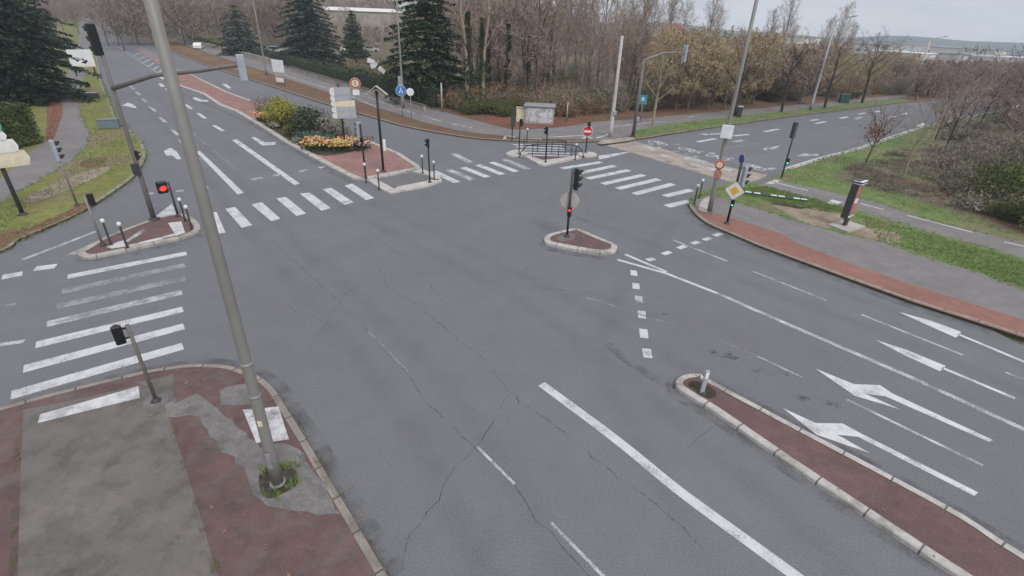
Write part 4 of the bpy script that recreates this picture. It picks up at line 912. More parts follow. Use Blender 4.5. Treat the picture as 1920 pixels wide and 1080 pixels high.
def blob_mesh(seed, w, d, h, n, ls, bumps=9):
    """dense leafy bush: leaves on and inside an uneven outline"""
    r=random.Random(seed); C=MB()
    bs=[(Vector((r.uniform(-.33,.33)*w,r.uniform(-.33,.33)*d,r.uniform(.3,.68)*h)),r.uniform(.28,.46)) for _ in range(bumps)]
    for i in range(n):
        c,s=bs[i%bumps]; v=rvec(r); q=r.uniform(.55,1.05); p=c+Vector((v.x*w*s*q,v.y*d*s*q,v.z*h*s*q))
        if p.z<.02: p.z=r.uniform(.02,.2)*h
        leaf(C,p,ls*r.uniform(.6,1.35),r,(v+rvec(r)*.8).normalized())
    T=MB()
    for k in range(5): T.tube([(0,0,0),(r.uniform(-.2,.2)*w,r.uniform(-.2,.2)*d,h*.55)],[.05,.015],4,False)
    return T,C
def conifer_mesh(seed, Ht, Rb, z0, tiers, droop, ls, dens, r0=.22, full=1.0, power=.8, wide=.34):
    r=random.Random(seed); T=MB(); C=MB(); T.tube([(0,0,0),(0,0,Ht*.5),(0,0,Ht)],[r0,r0*.6,.02],8,False)
    for k in range(tiers):
        f=(k+.5*r.random())/tiers; z=z0+(Ht-z0)*f; Rr=Rb*((1-f)**power)*r.uniform(.78,1.12)+.15; nb=max(4,int(9*(1-f)+3))
        for j in range(nb):
            if r.random()>full: continue
            t=6.283*j/nb+k*1.3+r.uniform(-.25,.25); L=Rr*r.uniform(.7,1.15); d=Vector((math.cos(t),math.sin(t),0)); sd=Vector((-d.y,d.x,0))
            T.tube([(0,0,z),d*L*.5+Vector((0,0,z-.02*L)),d*L+Vector((0,0,z-droop*L))],[.05*(1-f)+.02,.03,.008],3,False)
            n=int(dens*L*(.6+.4*(1-f)))+5
            for i in range(n):
                g=r.random()**.75; wv=wide*L*(1-.75*g)*math.sin(min(1,g*3)*1.57); p=d*L*g+sd*r.uniform(-1,1)*wv+Vector((0,0,z-droop*L*g*g+r.gauss(0,.07)-abs(r.gauss(0,.10))))
                leaf(C,p,ls*r.uniform(.6,1.3),r,(Vector((0,0,1))+rvec(r)*.8).normalized())
    return T,C
def plant(name, meshes, p, rz, s, label, cat, group, tm, cm, cname='crown', tname='trunk', sz=None):
    T,C=meshes; t=empty(name,p,rz,label,cat,group); t.scale=(s,s,sz or s)
    T.build(tname,M[tm],t,True); C.build(cname,M[cm],t); return t
def again(o, p, rz, s, label=None, sz=None, group=None):
    c=copy_tree(o); c.location=p; c.rotation_euler=(0,0,rz); c.scale=(s,s,sz or s)
    if label: c['label']=label
    if group: c['group']=group
    return c
def G(x,y):
    p=W(x,y); p.z=terrain(p.x,p.y); return p
# --- bare tree kinds; the first of each is moved, the rest are copies
KG={}
def kind(key, name, meshes, tm, cm, label, cat, group, tname='trunk', cname='crown', extra=None):
    KG[key]=dict(name=name,m=meshes,tm=tm,cm=cm,label=label,cat=cat,group=group,tn=tname,cn=cname,o=None,extra=extra)
def put(key, p, rz, s, label=None, sz=None, group=None):
    k=KG[key]
    if k['o'] is None:
        k['o']=plant(k['name'],k['m'],p,rz,s,label or k['label'],k['cat'],group or k['group'],k['tm'],k['cm'],k['cn'],k['tn'],sz)
        if k['extra']: k['extra'](k['o'])
        k['m']=None; return k['o']
    return again(k['o'],p,rz,s,label or k['label'],sz,group or k['group'])
WG='bare trees of the wood across the junction'
kind('bareA','bare_tree',bare_mesh(11,15,3.4,.28,up=.7,limbs=13,r0=.2,sub=6,ntw=8,tw=.07),'bark','twbrown','bare brown tree in the wood beyond the far pavement','tree',WG)
kind('bareB','bare_tree',bare_mesh(12,16,2.8,.22,up=1.0,limbs=15,r0=.18,sub=6,ntw=7,tw=.07),'barkpale','twgrey','bare pale grey tree in the wood beyond the far pavement','tree',WG)
kind('bareC','bare_tree',bare_mesh(13,13,3.8,.2,up=.6,limbs=13,r0=.18,sub=6,ntw=8,tw=.07),'bark','twpink','bare pinkish twigged tree in the wood beyond the far pavement','tree',WG)
kind('poplar','poplar',bare_mesh(14,20,4.6,.10,up=2.6,limbs=20,r0=.24,sub=7,ntw=7,tw=.06),'bark','twgrey','tall upright bare poplar rising over the ochre trees','tree','tall bare poplars against the sky')
def ivy(o):
    r=random.Random(5); mb=MB()
    for i in range(2600):
        z=r.random()**.75*9.5; t=r.uniform(0,6.3); q=.20+(.30+.22*math.sin(z*1.9)+.16*math.sin(z*4.1+t))*r.random()*(1.15-z/10); leaf(mb,Vector((math.cos(t)*q,math.sin(t)*q,z)),.22*r.uniform(.6,1.3),r)
    mb.build('ivy',M['ivy'],o)
kind('ivy','ivy_clad_tree',bare_mesh(15,18,2.2,.35,up=1.3,limbs=13,r0=.26,sub=4,ntw=7,tw=.05),'barkpale','twbrown','tall bare tree with a pale trunk wrapped in dark ivy, behind the red leaf litter','tree','ivy clad trees by the far pavement',extra=ivy)
kind('upright','bare_tree',bare_mesh(19,17,3.4,.18,up=1.9,limbs=16,r0=.2,sub=6,ntw=7,tw=.06),'barkpale','twgrey','tall bare tree with upright pale limbs in the wood behind the kiosk','tree',WG)
kind('ochre','ochre_tree',bare_mesh(16,7.5,2.7,.12,up=.7,limbs=14,r0=.12,sub=6,ntw=9,tw=.05,leaves=2,ls=.17),'bark','twochre','ochre tree with last yellowed leaves in the belt along the side road path','tree','ochre trees along the side road')
kind('ochre2','ochre_tree',bare_mesh(17,8,2.6,.15,up=.7,limbs=13,r0=.12,sub=6,ntw=9,tw=.06,leaves=3,ls=.22),'bark','twbrown','brown leafless tree in the belt along the side road path','tree','ochre trees along the side road')
kind('pinkR','bare_tree',bare_mesh(18,7.5,2.8,.2,up=.65,limbs=13,r0=.12,sub=6,ntw=9,tw=.05),'barkdark','twpink','bare pinkish brown tree in the dense row at the far right of the side road','tree','bare trees at the far right of the side road')
SG='leafless shrubs at the foot of the wood'
kind('shA','bare_shrub',shrub_mesh(21,2.2,2.6,90,4,.16),'bark','bramble','tangled leafless brown shrub at the foot of the wood','shrub',SG,'stems','twigs')
kind('shB','leafy_shrub',shrub_mesh(22,2.0,2.4,70,22,.20),'bark','olivebush','olive green shrub at the foot of the wood','shrub','olive shrubs at the foot of the wood','stems','foliage')
kind('shC','bare_shrub',shrub_mesh(23,2.4,2.2,90,8,.18),'bark','deadleaf','rust brown shrub holding dead leaves at the foot of the wood','shrub','rust brown shrubs at the foot of the wood','stems','twigs')
kind('brm','bramble_bush',shrub_mesh(24,1.6,.95,80,6,.11),'bramble','bramble','low brown bramble tangle on the slope right of the side road','bush','brambles on the right slope','stems','twigs')
kind('dkb','dark_bush',shrub_mesh(25,2.6,2.1,150,16,.15),'bark','olivebush','dark green bush on the right slope','bush','dark bushes on the right slope','stems','foliage')
# wood behind the left road (hillside of brown trees)
LH='bare trees on the rise behind the left road'; lh='bare brown tree on the wooded rise behind the left road'
r=random.Random(3)
for i in range(105):
    x=r.uniform(178,900); y=r.uniform(54,96) if x<640 else r.uniform(60,112)
    y=max(y,48+ (30 if x<260 else 0)*0+ (x-180)*.055)
    put(r.choice(('bareA','bareC','bareB','upright')),G(x,y),r.uniform(0,6.3),r.uniform(.75,1.1)*(1 if not 590<x<775 else .6),lh,group=LH)
# wood in the middle
for i in range(84):
    x=r.uniform(868,1200); y=r.uniform(88,200); put(r.choice(('bareA','upright','bareC','upright','bareB')),G(x,y),r.uniform(0,6.3),r.uniform(.62,.98)*(1 if x<1100 else .74))
for x,y,s,l in ((878,211,1.0,None),(905,208,.95,None),(950,196,.9,None),(1030,178,1.0,None),(915,190,.85,None),(988,186,.8,None)):
    put('ivy',G(x,y),x,s)
for x,y,q in ((1085,150,1.0),(1105,140,.95),(1130,152,1.0),(1165,138,.85),(1195,142,.95),(1218,132,.9),(1250,138,.85),(1275,128,.8),(1150,128,1.05),(1060,160,1.0)): put('upright',G(x,y),x,q)
# poplars against the sky
for x,y,s in ((1322,98,1.0),(1338,96,.8),(1436,97,.95),(1462,100,1.05),(1478,97,.8),(1540,100,.9),(1562,104,1.0),(1585,102,.85),(1200,105,.9),(1245,104,.75)):
    put('poplar',G(x,y),x*1.7,s*1.2,sz=s*1.25)
put('poplar',G(1663,101),0,.3,'slender far tree standing alone above the pale sheds, left of the farthest lamp',sz=.62)
# ochre belt
for i in range(78):
    x=r.uniform(1165,1720); y=r.uniform(150,214)-max(0,(x-1250))*.065
    s=r.uniform(.8,1.12); put(r.choice(('ochre','ochre','ochre2')),G(x,y),r.uniform(0,6.3),s*(1.0 if x<1500 else .8),sz=s*(.92 if x<1440 else .78 if x<1560 else .60))
# far right mass
for i in range(84):
    x=r.uniform(1690,2050); y=r.uniform(148,186) if i%3 else r.uniform(176,226)
    if y>190 and x<1850: x+=170
    put(r.choice(('pinkR','pinkR','ochre2')),G(x,y),r.uniform(0,6.3),r.uniform(.62,.9),sz=r.uniform(.44,.62))
# undergrowth
for i in range(46):
    put(r.choice(('shA','shC','shA','shB')),G(r.uniform(880,1100),r.uniform(140,206)),r.uniform(0,6.3),r.uniform(.8,1.4))
for x,y in ((70,52),(95,47),(120,58),(140,50),(60,66),(148,64),(110,70)): put('bareC',G(x,y),x,.8,lh,group=LH)
for i in range(60):
    x=r.uniform(640,900); y=118+(x-640)*.28+r.uniform(-14,30); put(r.choice(('shA','shC','shA','shB')),G(x,y),r.uniform(0,6.3),r.uniform(.8,1.3))
for i in range(46):
    x=r.uniform(20,255); y=r.uniform(26,41)+max(0,x-200)*.2
    if not 152<x<208: put(r.choice(('bareA','bareC')),G(x,y),r.uniform(0,6.3),r.uniform(.8,1.1),lh,group=LH)
for i in range(150):
    x=r.uniform(930,1700); y=(222 if x<1100 else 217-(x-1100)*.062)-abs(r.gauss(0,16)); k=r.choice(('shA','shA','shC','shB','shA'))
    put(k,G(x,y-2),r.uniform(0,6.3),r.uniform(.7,1.25)*(1 if x<1200 else .9))
for x,y,s in ((905,214,.9),(918,216,1.0),(880,212,.8),(862,205,.9),(940,217,.8)): put('shB',G(x,y),x,s)
# brambles of the right slope
for i in range(172):
    x=r.uniform(1600,1820); y=r.uniform(318-(x-1590)*.33,345+(x-1590)*.22); q=r.uniform(.4,.85); put('brm',G(x,y),r.uniform(0,6.3),q,sz=q*.75)
for i in range(120):
    x=r.uniform(1780,2010); y=r.uniform(240-(x-1800)*.2,min(425,385+(x-1790)*.3)); q=r.uniform(.8,1.5); put('brm',G(x,y),r.uniform(0,6.3),q*1.1,sz=q*1.15)
for x,y,s in ((1890,400,1.25),(1925,425,1.3),(1850,375,.8),(1935,380,1.3),(1905,360,1.0),(1960,400,1.3),(1870,415,.7)): put('dkb',G(x,y),x,s)
for i in range(13): put('pinkR',G(r.uniform(1830,2080),r.uniform(235,345)),r.uniform(0,6.3),r.uniform(.42,.6),'low bare tree on the brambly slope at the right edge',group='low bare trees on the right slope')
for x,y,q in ((1752,264,.62),(1786,250,.7),(1812,240,.66),(1838,231,.72),(1860,225,.68),(1884,217,.75),(1908,211,.7),(1770,282,.55),(1880,236,.7),(1915,228,.72)): put('pinkR',G(x,y),x,q,'bare tree in the row along the white gutter line of the side road',sz=q*1.1,group='bare trees along the gutter line')
# individual trees of the verge and the slope
VT=bare_mesh(31,8.5,2.7,.28,up=.7,limbs=11,r0=.17,sub=5,ntw=7,tw=.035)
vt=plant('roadside_tree',VT,W(1224,236,.12),0,.85,'bare tree with a slim grey trunk right of the grey signal mast','tree','roadside trees of the far verge','barkpale','twochre')
for x,y,s,l in ((1376,217,.95,'bare tree with dark trunk just left of the right lamp column'),(1465,210,.9,'bare dark trunked tree on the far verge left of the armed lamp'),(1546,202,.9,'bare dark trunked tree on the far verge right of the armed lamp'),(1616,193,.95,'bare dark trunked tree farthest along the far verge')):
    o=again(vt,W(x,y,.12),x,s,l); o.children[0].data=o.children[0].data.copy(); 
    for c in o.children:
        if c.name.startswith('trunk'): c.data=c.data.copy(); c.data.materials[0]=M['barkdark']
        else: c.data=c.data.copy(); c.data.materials[0]=M['twbrown']
YT=bare_mesh(32,4.6,1.5,.35,up=.9,limbs=9,r0=.075,sub=4,ntw=6,tw=.022)
yt=plant('young_tree',YT,W(1694,333,.12),0,1.0,'young bare tree with a pale straight trunk in the grass of the right slope','tree','young trees of the right bank','barkpale','twgrey')
for x,y,s,l in ((1740,283,1.05,'young bare tree at the kerb, right of the copper leaved one'),(1790,262,1.05,'young bare tree at the kerb, third from the copper leaved one'),(1830,232,1.1,'young bare tree by the white gutter line at far right'),(1872,222,1.15,'young bare tree nearest the right edge by the gutter line'),(1905,214,1.1,'young bare tree at the very right edge by the gutter line')):
    again(yt,W(x,y,.12),x,s,l)
ct=plant('copper_tree',bare_mesh(33,3.6,1.5,.3,up=.8,limbs=10,r0=.07,sub=4,ntw=6,tw=.022),W(1622,308,.12),1,1.0,'small bare tree keeping a tuft of copper leaves, beside the gutter line','tree',None,'bark','twpink')
mb=MB(); rr=random.Random(9)
for i in range(420): leaf(mb,Vector((rr.gauss(.35,.4),rr.gauss(0,.4),rr.gauss(2.35,.38))),.15*rr.uniform(.6,1.2),rr)
mb.build('dead_leaves',M['copper'],ct)
# conifers
plant('cedar',conifer_mesh(41,19,5.6,1.2,30,.16,.40,32,.35),G(806,190),0,1.0,'big dark green cedar with layered branches right of the lamp with the blue sign','tree',None,'barkdark','conifer')
plant('blue_cedar',conifer_mesh(42,19,7.4,1.0,26,.18,.5,24,.35),G(586,122),1,.98,'tall blue green cedar in the middle of the wood behind the left road','tree',None,'barkdark','conifer2')
plant('cypress',conifer_mesh(43,10,2.6,2.2,22,-.25,.34,26,.2,power=.6),G(669,132),1,.95,'narrow dark conifer with a bare stem between the two cedars','tree',None,'barkdark','conifer')
plant('low_conifer',conifer_mesh(44,10,5.6,.4,14,.2,.45,22,.25,power=.6),G(455,104),2,1.0,'lower dark conifer behind the hedge beside the slender left lamp','tree',None,'barkdark','conifer2')
plant('dark_conifer',conifer_mesh(45,17,8.6,1.0,30,.22,.40,32,.4,power=.62,wide=.30),W(-28,196,.1)+Vector((0,3,0)),0,.95,'huge dark conifer filling the upper left corner over the path','tree',None,'barkdark','yewgreen')
plant('dark_conifer',conifer_mesh(46,15,6.5,1.5,24,.2,.42,26,.35,power=.62),W(75,118,.1),0,1.0,'second dark conifer behind the huge one at the left edge','tree',None,'barkdark','yewgreen')
# clipped hedge at left
def hedge(name, A, B, w, h, label, mt, n, ls, top=.0, z=.1):
    d=B-A; L=d.length; t=empty(name,(A+B)/2+Vector((0,0,0)),math.atan2(d.y,d.x),label,'hedge'); rr=random.Random(len(label)); mb=MB()
    for i in range(n):
        u=rr.uniform(-L/2,L/2); f=rr.random()*(2*h+w)
        if f<h: p=Vector((u,-w/2,f)); nn=Vector((0,-1,0))
        elif f<h+w: p=Vector((u,f-h-w/2,h)); nn=Vector((0,0,1))
        else: p=Vector((u,w/2,f-h-w)); nn=Vector((0,1,0))
        p+=rvec(rr)*.12+nn*(math.sin(u*1.7)+math.sin(u*.6+2))*.06; leaf(mb,p,ls*rr.uniform(.6,1.3),rr,(nn+rvec(rr)*.9).normalized())
    for k in (-L/2,L/2):
        for i in range(n//12): leaf(mb,Vector((k+rr.gauss(0,.08),rr.uniform(-w/2,w/2),rr.uniform(0,h))),ls,rr)
    mb.bbox((0,0,h/2-.05),(L-.3,w-.3,h-.25),.1); mb.build('foliage',M[mt],t)
    s=MB()
    for i in range(int(L/1.2)): s.tube([(-L/2+.6+i*1.2,0,-.1),(-L/2+.6+i*1.2,0,h*.6)],[.04,.02],4)
    s.build('stems',M['bark'],t); return t
A,B=W(-90,305,.1),W(78,268,.1); d_=(B-A).normalized(); nrm=Vector((-d_.y,d_.x,0))
hedge('clipped_hedge',A+nrm*1.1,B+nrm*1.1,2.6,2.7,'clipped green hedge with a lighter flat top below the huge left conifer','hedge',9000,.17)
# fence, hedge and low wall along the far pavement
A,B=W(545,132,.12),W(797,209,.12); d_=B-A; L=d_.length; t=empty('low_wall',(A+B)/2,math.atan2(d_.y,d_.x),'low rendered wall with a pale coping along the far pavement','wall')
MB().bbox((0,0,.25),(L,.32,.62),.02).build('wall',M['wall'],t); MB().bbox((0,0,.60),(L+.1,.42,.09),.02).build('coping',M['kerb'],t)
A2,B2=W(285,62,.12),W(520,122,.12); d_=B2-A2; L2=d_.length; t=empty('low_wall',(A2+B2)/2,math.atan2(d_.y,d_.x),'long weathered low wall continuing up the left road','wall')
MB().bbox((0,0,.35),(L2,.3,.9),.02).build('wall',M['wall'],t); MB().bbox((0,0,.84),(L2+.1,.4,.09),.02).build('coping',M['wall'],t)
for i in range(12): MB().bbox((-L2/2+(i+.5)*L2/12,-.02,.45),(.5,.42,1.1),.02).build('pier',M['wall'],t)
n_=Vector((-(B-A).y,(B-A).x,0)).normalized()
A3,B3=W(470,112,.0)+n_*1.0,B+n_*1.3; d_=B3-A3; L=d_.length; t=empty('mesh_fence',(A3+B3)/2,math.atan2(d_.y,d_.x),'dark green mesh fence standing behind the low wall','fence')
f=MB(); k=int(L/.45)
for i in range(k+1): f.tube([(-L/2+i*L/k,0,.1),(-L/2+i*L/k,0,1.9)],.012,3)
for i in range(9): f.tube([(-L/2,0,.2+i*.2),(L/2,0,.2+i*.2)],.012,3)
f.build('mesh',M['greenfence'],t)
for i in range(int(L/2.6)+1): MB().tube([(-L/2+i*2.6,0,0),(-L/2+i*2.6,0,2.0)],.045,6).build('fence_post',M['greenfence'],t)
hedge('hedge',W(470,106)+n_*1.2,W(640,160)+n_*2.0,1.6,1.7,'loose dark hedge behind the fence between the two left lamps','darkbush',6500,.26)
hedge('hedge',W(640,160)+n_*2.2,W(790,205)+n_*2.2,1.6,1.9,'loose dark hedge behind the fence in front of the big cedar','darkbush',6000,.24)
hedge('hedge',W(300,66)+n_*1.5,W(470,106)+n_*1.5,2,1.6,'low dark hedge along the top of the left road wall','olivebush',5000,.3)
# flower bed
FB=[('round_bush',(536,236),2.9,2.6,2.5,'yellowbush','round yellow green bush, brightest in the flower bed',3000),('round_bush',(580,257),2.9,2.6,2.6,'darkbush','round dark green bush in the middle of the flower bed',3000),('spreading_bush',(626,258),2.4,2.1,1.8,'greybush','silvery grey bush right of the dark one',1900),
 ('spreading_bush',(592,267),2.9,1.2,.8,'bluebush','low blue green spreading plant in front of the dark bush',1500),('spreading_bush',(550,253),1.2,1.0,.9,'yellowbush','small yellow green plant before the yellow bush',700),('spreading_bush',(516,240),.9,.8,.6,'greybush','tiny grey plant near the left kerb of the flower bed',400),('spreading_bush',(557,268),.7,.6,.4,'greybush','tiny pale plant at the front kerb of the flower bed',300)]
for i,(nm,px,w,d,h,mt,l,n) in enumerate(FB):
    plant(nm,blob_mesh(60+i,w,d,h,n,.17,12),W(*px,.14),0,1,l,'bush',None,'bark',mt,'foliage','stems')
plant('bare_shrub',shrub_mesh(70,1.6,1.8,60,1,.1),W(495,200,.14),0,1.0,'bare twiggy shrub at the far end of the flower bed','shrub',None,'bark','twpink','twigs','stems')
plant('bare_shrub',shrub_mesh(71,1.0,1.2,50,3,.1),W(655,262,.14),0,1.0,'reddish bare shrub at the right of the silvery bush','shrub',None,'bark','twpink','twigs','stems')
def flowers(px, w, d, rz, label, cols, n, seed, h=.62):
    t=empty('flower_clump',W(*px,.14),rz,label,'flowers'); rr=random.Random(seed); gr=MB()
    for i in range(n): 
        a=rr.uniform(0,6.3); q=math.sqrt(rr.random()); leaf(gr,Vector((math.cos(a)*q*w,math.sin(a)*q*d,rr.uniform(.03,.25))),.16,rr)
    gr.build('foliage',M['darkbush'],t)
    for mt in cols:
        mb=MB()
        for k in range(5):
            cx,cy=rr.uniform(-.75,.75)*w,rr.uniform(-.7,.7)*d
            for i in range(n//7):
                leaf(mb,Vector((cx+rr.gauss(0,.20)*w*.8,cy+rr.gauss(0,.22)*d,h*rr.uniform(.6,1.15))),.15*rr.uniform(.7,1.4),rr,(Vector((0,0,1))+rvec(rr)*.7).normalized())
        fo=mb.build({'y':'yellow_flowers','o':'orange_flowers','p':'pale_flowers','m':'maroon_flowers'}[mt[0]],M[mt],t); fo['kind']='stuff'
flowers((630,279),2.5,1.2,R(10),'yellow, orange and maroon flowers massed at the front of the flower bed',('yflower','oflower','pflower','mflower','pflower','yflower'),800,3)
flowers((503,227),1.6,.8,R(-40),'orange and yellow flowers at the far end of the flower bed beside the yellow bush',('oflower','yflower','pflower'),500,4)
# scattered leaves, grass tufts
def scatter(name, polys, n, mat, s, seed, z):
    rr=random.Random(seed); mb=MB()
    for poly in polys:
        xs=[p[0] for p in poly]; ys=[p[1] for p in poly]; done=0
        while done<n:
            x,y=rr.uniform(min(xs),max(xs)),rr.uniform(min(ys),max(ys)); ins=False; j=len(poly)-1
            for i in range(len(poly)):
                if (poly[i][1]>y)!=(poly[j][1]>y) and x<(poly[j][0]-poly[i][0])*(y-poly[i][1])/(poly[j][1]-poly[i][1])+poly[i][0]: ins=not ins
                j=i
            done+=1
            if ins: yield rr,W(x,y,z),mb
    o=mb.build(name,M[mat]); o['kind']='stuff'
for rr,p,mb in scatter('grass_tufts',[[(1600,400),(1920,490),(1920,540),(1650,450)],[(1350,355),(1440,350),(1600,395),(1560,400),(1450,380)],[(1460,330),(1600,270),(1750,250),(1700,330),(1900,440),(1600,360)],[(1190,246),(1700,184),(1700,190),(1250,255)]],7000,'blade',.1,2,.11):
    for k in range(3):
        a=rr.uniform(0,6.3); d=Vector((math.cos(a)*.05,math.sin(a)*.05,rr.uniform(.06,.16))); mb.add([p+Vector((-.012,0,0)),p+Vector((.012,0,0)),p+d],[(0,1,2)])
for rr,p,mb in scatter('grass_tufts',[[(0,440),(60,380),(230,320),(265,270),(210,180),(160,180),(180,260),(120,330),(0,400)]],6000,'blade',.1,3,.11):
    for k in range(3):
        a=rr.uniform(0,6.3); d=Vector((math.cos(a)*.05,math.sin(a)*.05,rr.uniform(.06,.14))); mb.add([p+Vector((-.012,0,0)),p+Vector((.012,0,0)),p+d],[(0,1,2)])
for rr,p,mb in scatter('fallen_leaves',[[(250,56),(500,134),(800,226),(760,238),(500,160),(300,86)],[(830,210),(960,240),(1110,226),(960,214)],[(1600,340),(1760,372),(1930,440),(1930,400),(1690,332)],[(0,440),(120,398),(175,376),(175,386),(40,450)],[(88,192),(112,182),(104,250),(88,262)]],900,'deadleaf',.1,4,.135): leaf(mb,p,rr.uniform(.07,.16),rr,(Vector((0,0,1))+rvec(rr)*.4).normalized())
for rr,p,mb in scatter('fallen_leaves',[[(20,770),(300,700),(500,720),(640,960),(720,1080),(30,1080)],[(1290,390),(1920,600),(1920,640),(1300,420)],[(1300,730),(1920,1050),(1920,1080),(1780,1070)],[(530,760),(600,860),(720,1060),(760,1080),(620,850)]],26,'deadleaf',.1,6,.135): leaf(mb,p,rr.uniform(.05,.11),rr,(Vector((0,0,1))+rvec(rr)*.4).normalized())
for (x,y) in ((350,720),(358,716),(352,728),(340,733),(405,752),(440,756),(128,829),(30,853),(397,951),(421,996),(284,778),(1718,921),(1657,957),(549,761)):
    pass
def edge_tufts(lines, seed, dens, z=.115, big=1.0):
    rr=random.Random(seed); mb=MB()
    for px in lines:
        p=PX(px,z)
        for a,b in zip(p,p[1:]):
            for i in range(int((b-a).length*dens)):
                if rr.random()<.45+.4*math.sin(i*.37+a.x): continue
                q=a.lerp(b,rr.random())+Vector((rr.gauss(0,.09),rr.gauss(0,.09),0))
                for k in range(6):
                    t=rr.uniform(0,6.3); d=Vector((math.cos(t)*.09,math.sin(t)*.09,rr.uniform(.05,.17)))*big; o=q+Vector((rr.gauss(0,.03),rr.gauss(0,.03),0)); mb.add([o+Vector((-.014,0,0)),o+Vector((.014,0,0)),o+d],[(0,1,2)])
    mb.build('edge_grass',M['blade'])['kind']='stuff'
edge_tufts([up2[:-1],cl[:-1],cu[:-1],RB[:6],[(1300,376),(1340,356),(1376,349),(1420,348)]],21,9)
edge_tufts([LB[1:14],[(0,382),(44,354),(100,322),(133,303),(158,280),(170,253),(158,229),(149,202)],[(1186,250),(1320,243),(1500,217),(1700,192)],[(1220,238),(1300,229),(1500,206),(1700,183)]],22,8)
edge_tufts([[(486,898),(500,876),(545,874),(556,905),(528,926),(492,930)]],23,30,.125,.8)
LV=MB(); rr=random.Random(8)
for (x,y,s) in ((350,718,.14),(356,722,.1),(345,738,.1),(128,829,.11),(30,853,.12),(397,951,.09),(421,996,.09),(284,778,.10),(1718,921,.13),(1657,957,.10),(549,761,.12),(470,757,.12),(455,760,.1),(510,748,.13)):
    leaf(LV,W(x,y,.15 if x<1700 else .01)+Vector((0,0,.01)),s,rr,(Vector((0,0,1))+rvec(rr)*.3).normalized())
LV.build('fallen_leaves',M['deadleaf'])['kind']='stuff'

# ------------------------------------------------------------------ far ground: wood, town, hills
r=random.Random(77)
fw=MB()
for i in range(900):                                          # far wood closing the view behind the single trees
    az=r.uniform(-50,6); d=r.uniform(150,330) if az<-30 or az>-33 else 260; d=max(d,170 if az<-20 else 140); d=d if not -41<az<-36.2 else r.uniform(310,420); x,y=d*math.sin(R(az)),d*math.cos(R(az)); z=terrain(x,y); h=r.uniform(8,14)*(1.15 if az<-12 else .8); w=r.uniform(2.4,4)
    if -41<az<-36.2 and d<300: continue
    if -19<az<-9 and d<200: h*=.45
    for k in range(110):
        f=r.random(); q=Vector((x+r.gauss(0,.4)*w,y+r.gauss(0,.4)*w,z+h*(.15+.75*f))); dd=(Vector((0,0,.9))+rvec(r)*.9).normalized(); twig(fw,q,dd,h*.22*r.uniform(.5,1.2),.17,r)
o=fw.build('far_wood',M['twbrown']); o['kind']='stuff'
fw=MB()
for i in range(420):                                          # scrub and tree belts of the valley
    az=r.uniform(2,52); d=r.uniform(170,900); x,y=d*math.sin(R(az)),d*math.cos(R(az)); z=terrain(x,y); h=r.uniform(5,11); w=r.uniform(4,9)
    for k in range(120):
        q=Vector((x+r.gauss(0,.5)*w,y+r.gauss(0,.4)*w,z+h*r.uniform(.1,.8))); twig(fw,q,(Vector((0,0,.6))+rvec(r)).normalized(),h*.16,.16,r)
o=fw.build('valley_trees',M['twdark']); o['kind']='stuff'
def house(p, rz, w, d, h, rh, wm, rm, label, nm='house', wins=5, cat='building'):
    t=empty(nm,p,rz,label,cat,'buildings in the valley'); MB().bbox((0,0,h/2),(w,d,h),.1).build('wall',M[wm],t)
    if rh>.8:
        MB().add([(-w/2-.4,-d/2-.4,h),(w/2+.4,-d/2-.4,h),(w/2+.4,d/2+.4,h),(-w/2-.4,d/2+.4,h),(-w/2+d*.25,0,h+rh),(w/2-d*.25,0,h+rh)],[(0,1,5,4),(2,3,4,5),(1,2,5),(3,0,4),(3,2,1,0)]).build('roof',M[rm],t)
    else: MB().bbox((0,0,h+rh/2),(w+.6,d+.6,rh),.08).build('roof',M[rm],t)
    for fl in range(max(1,int(h/3.2))):
        for k in range(wins): MB().bbox((-w/2+(k+.5)*w/wins,-d/2-.02,1.7+fl*3.0),(w/wins*.45,.10,1.3),.02).build('window',M['glass'],t)
# pale long building behind the cedar
p=W(684,52); house(Vector((-54,186,-.1)),R(14),29,9,9.6,1.0,'wall','wallwhite','long low pale building with a flat white roof seen between the two cedars','long_building',9)
specs=[(1165,72,150,9,8,6.5,2.4,'wallpale','roofred','pale house with a terracotta roof right above the concrete pole'),(1262,64,160,10,9,6,2.4,'wallpale','roofred','pale house with terracotta roof above the arm of the north signal mast'),(1278,84,150,12,9,5,.5,'wallpale','roofgrey','flat roofed cream block just behind the ochre trees by the mast arm'),
(1384,84,260,30,16,5,.6,'wallwhite','roofgrey','low white shed left of the middle poplars'),(1490,82,320,40,18,6,.6,'wallpale','wallwhite','long pale shed between the poplar groups'),(1500,70,420,36,20,7,.6,'wallwhite','roofgrey','white warehouse far behind the poplar groups'),(1625,83,420,46,22,7,.6,'wallpale','roofgrey','grey roofed warehouse left of the far lamp arm'),
(1690,99,260,30,16,6,.5,'wallwhite','wallwhite','bright white shed roof just left of the farthest lamp'),(1765,100,330,36,16,6,.6,'wallpale','roofgrey','pale shed right of the farthest lamp'),(1815,92,480,60,20,7,.6,'wallpale','roofgrey','very long grey roofed warehouse near the right edge'),(1890,108,300,34,18,6,.5,'wallwhite','wallwhite','bright white roofed shed at the right edge'),(1840,104,300,22,10,5,.5,'wallwhite','roofgrey','low pale shed near the right edge'),(1580,78,520,50,20,8,.6,'wallwhite','roofgrey','distant white block below the blue hills'),(1730,86,600,60,24,8,.6,'wallwhite','roofgrey','most distant pale block under the hill line')]
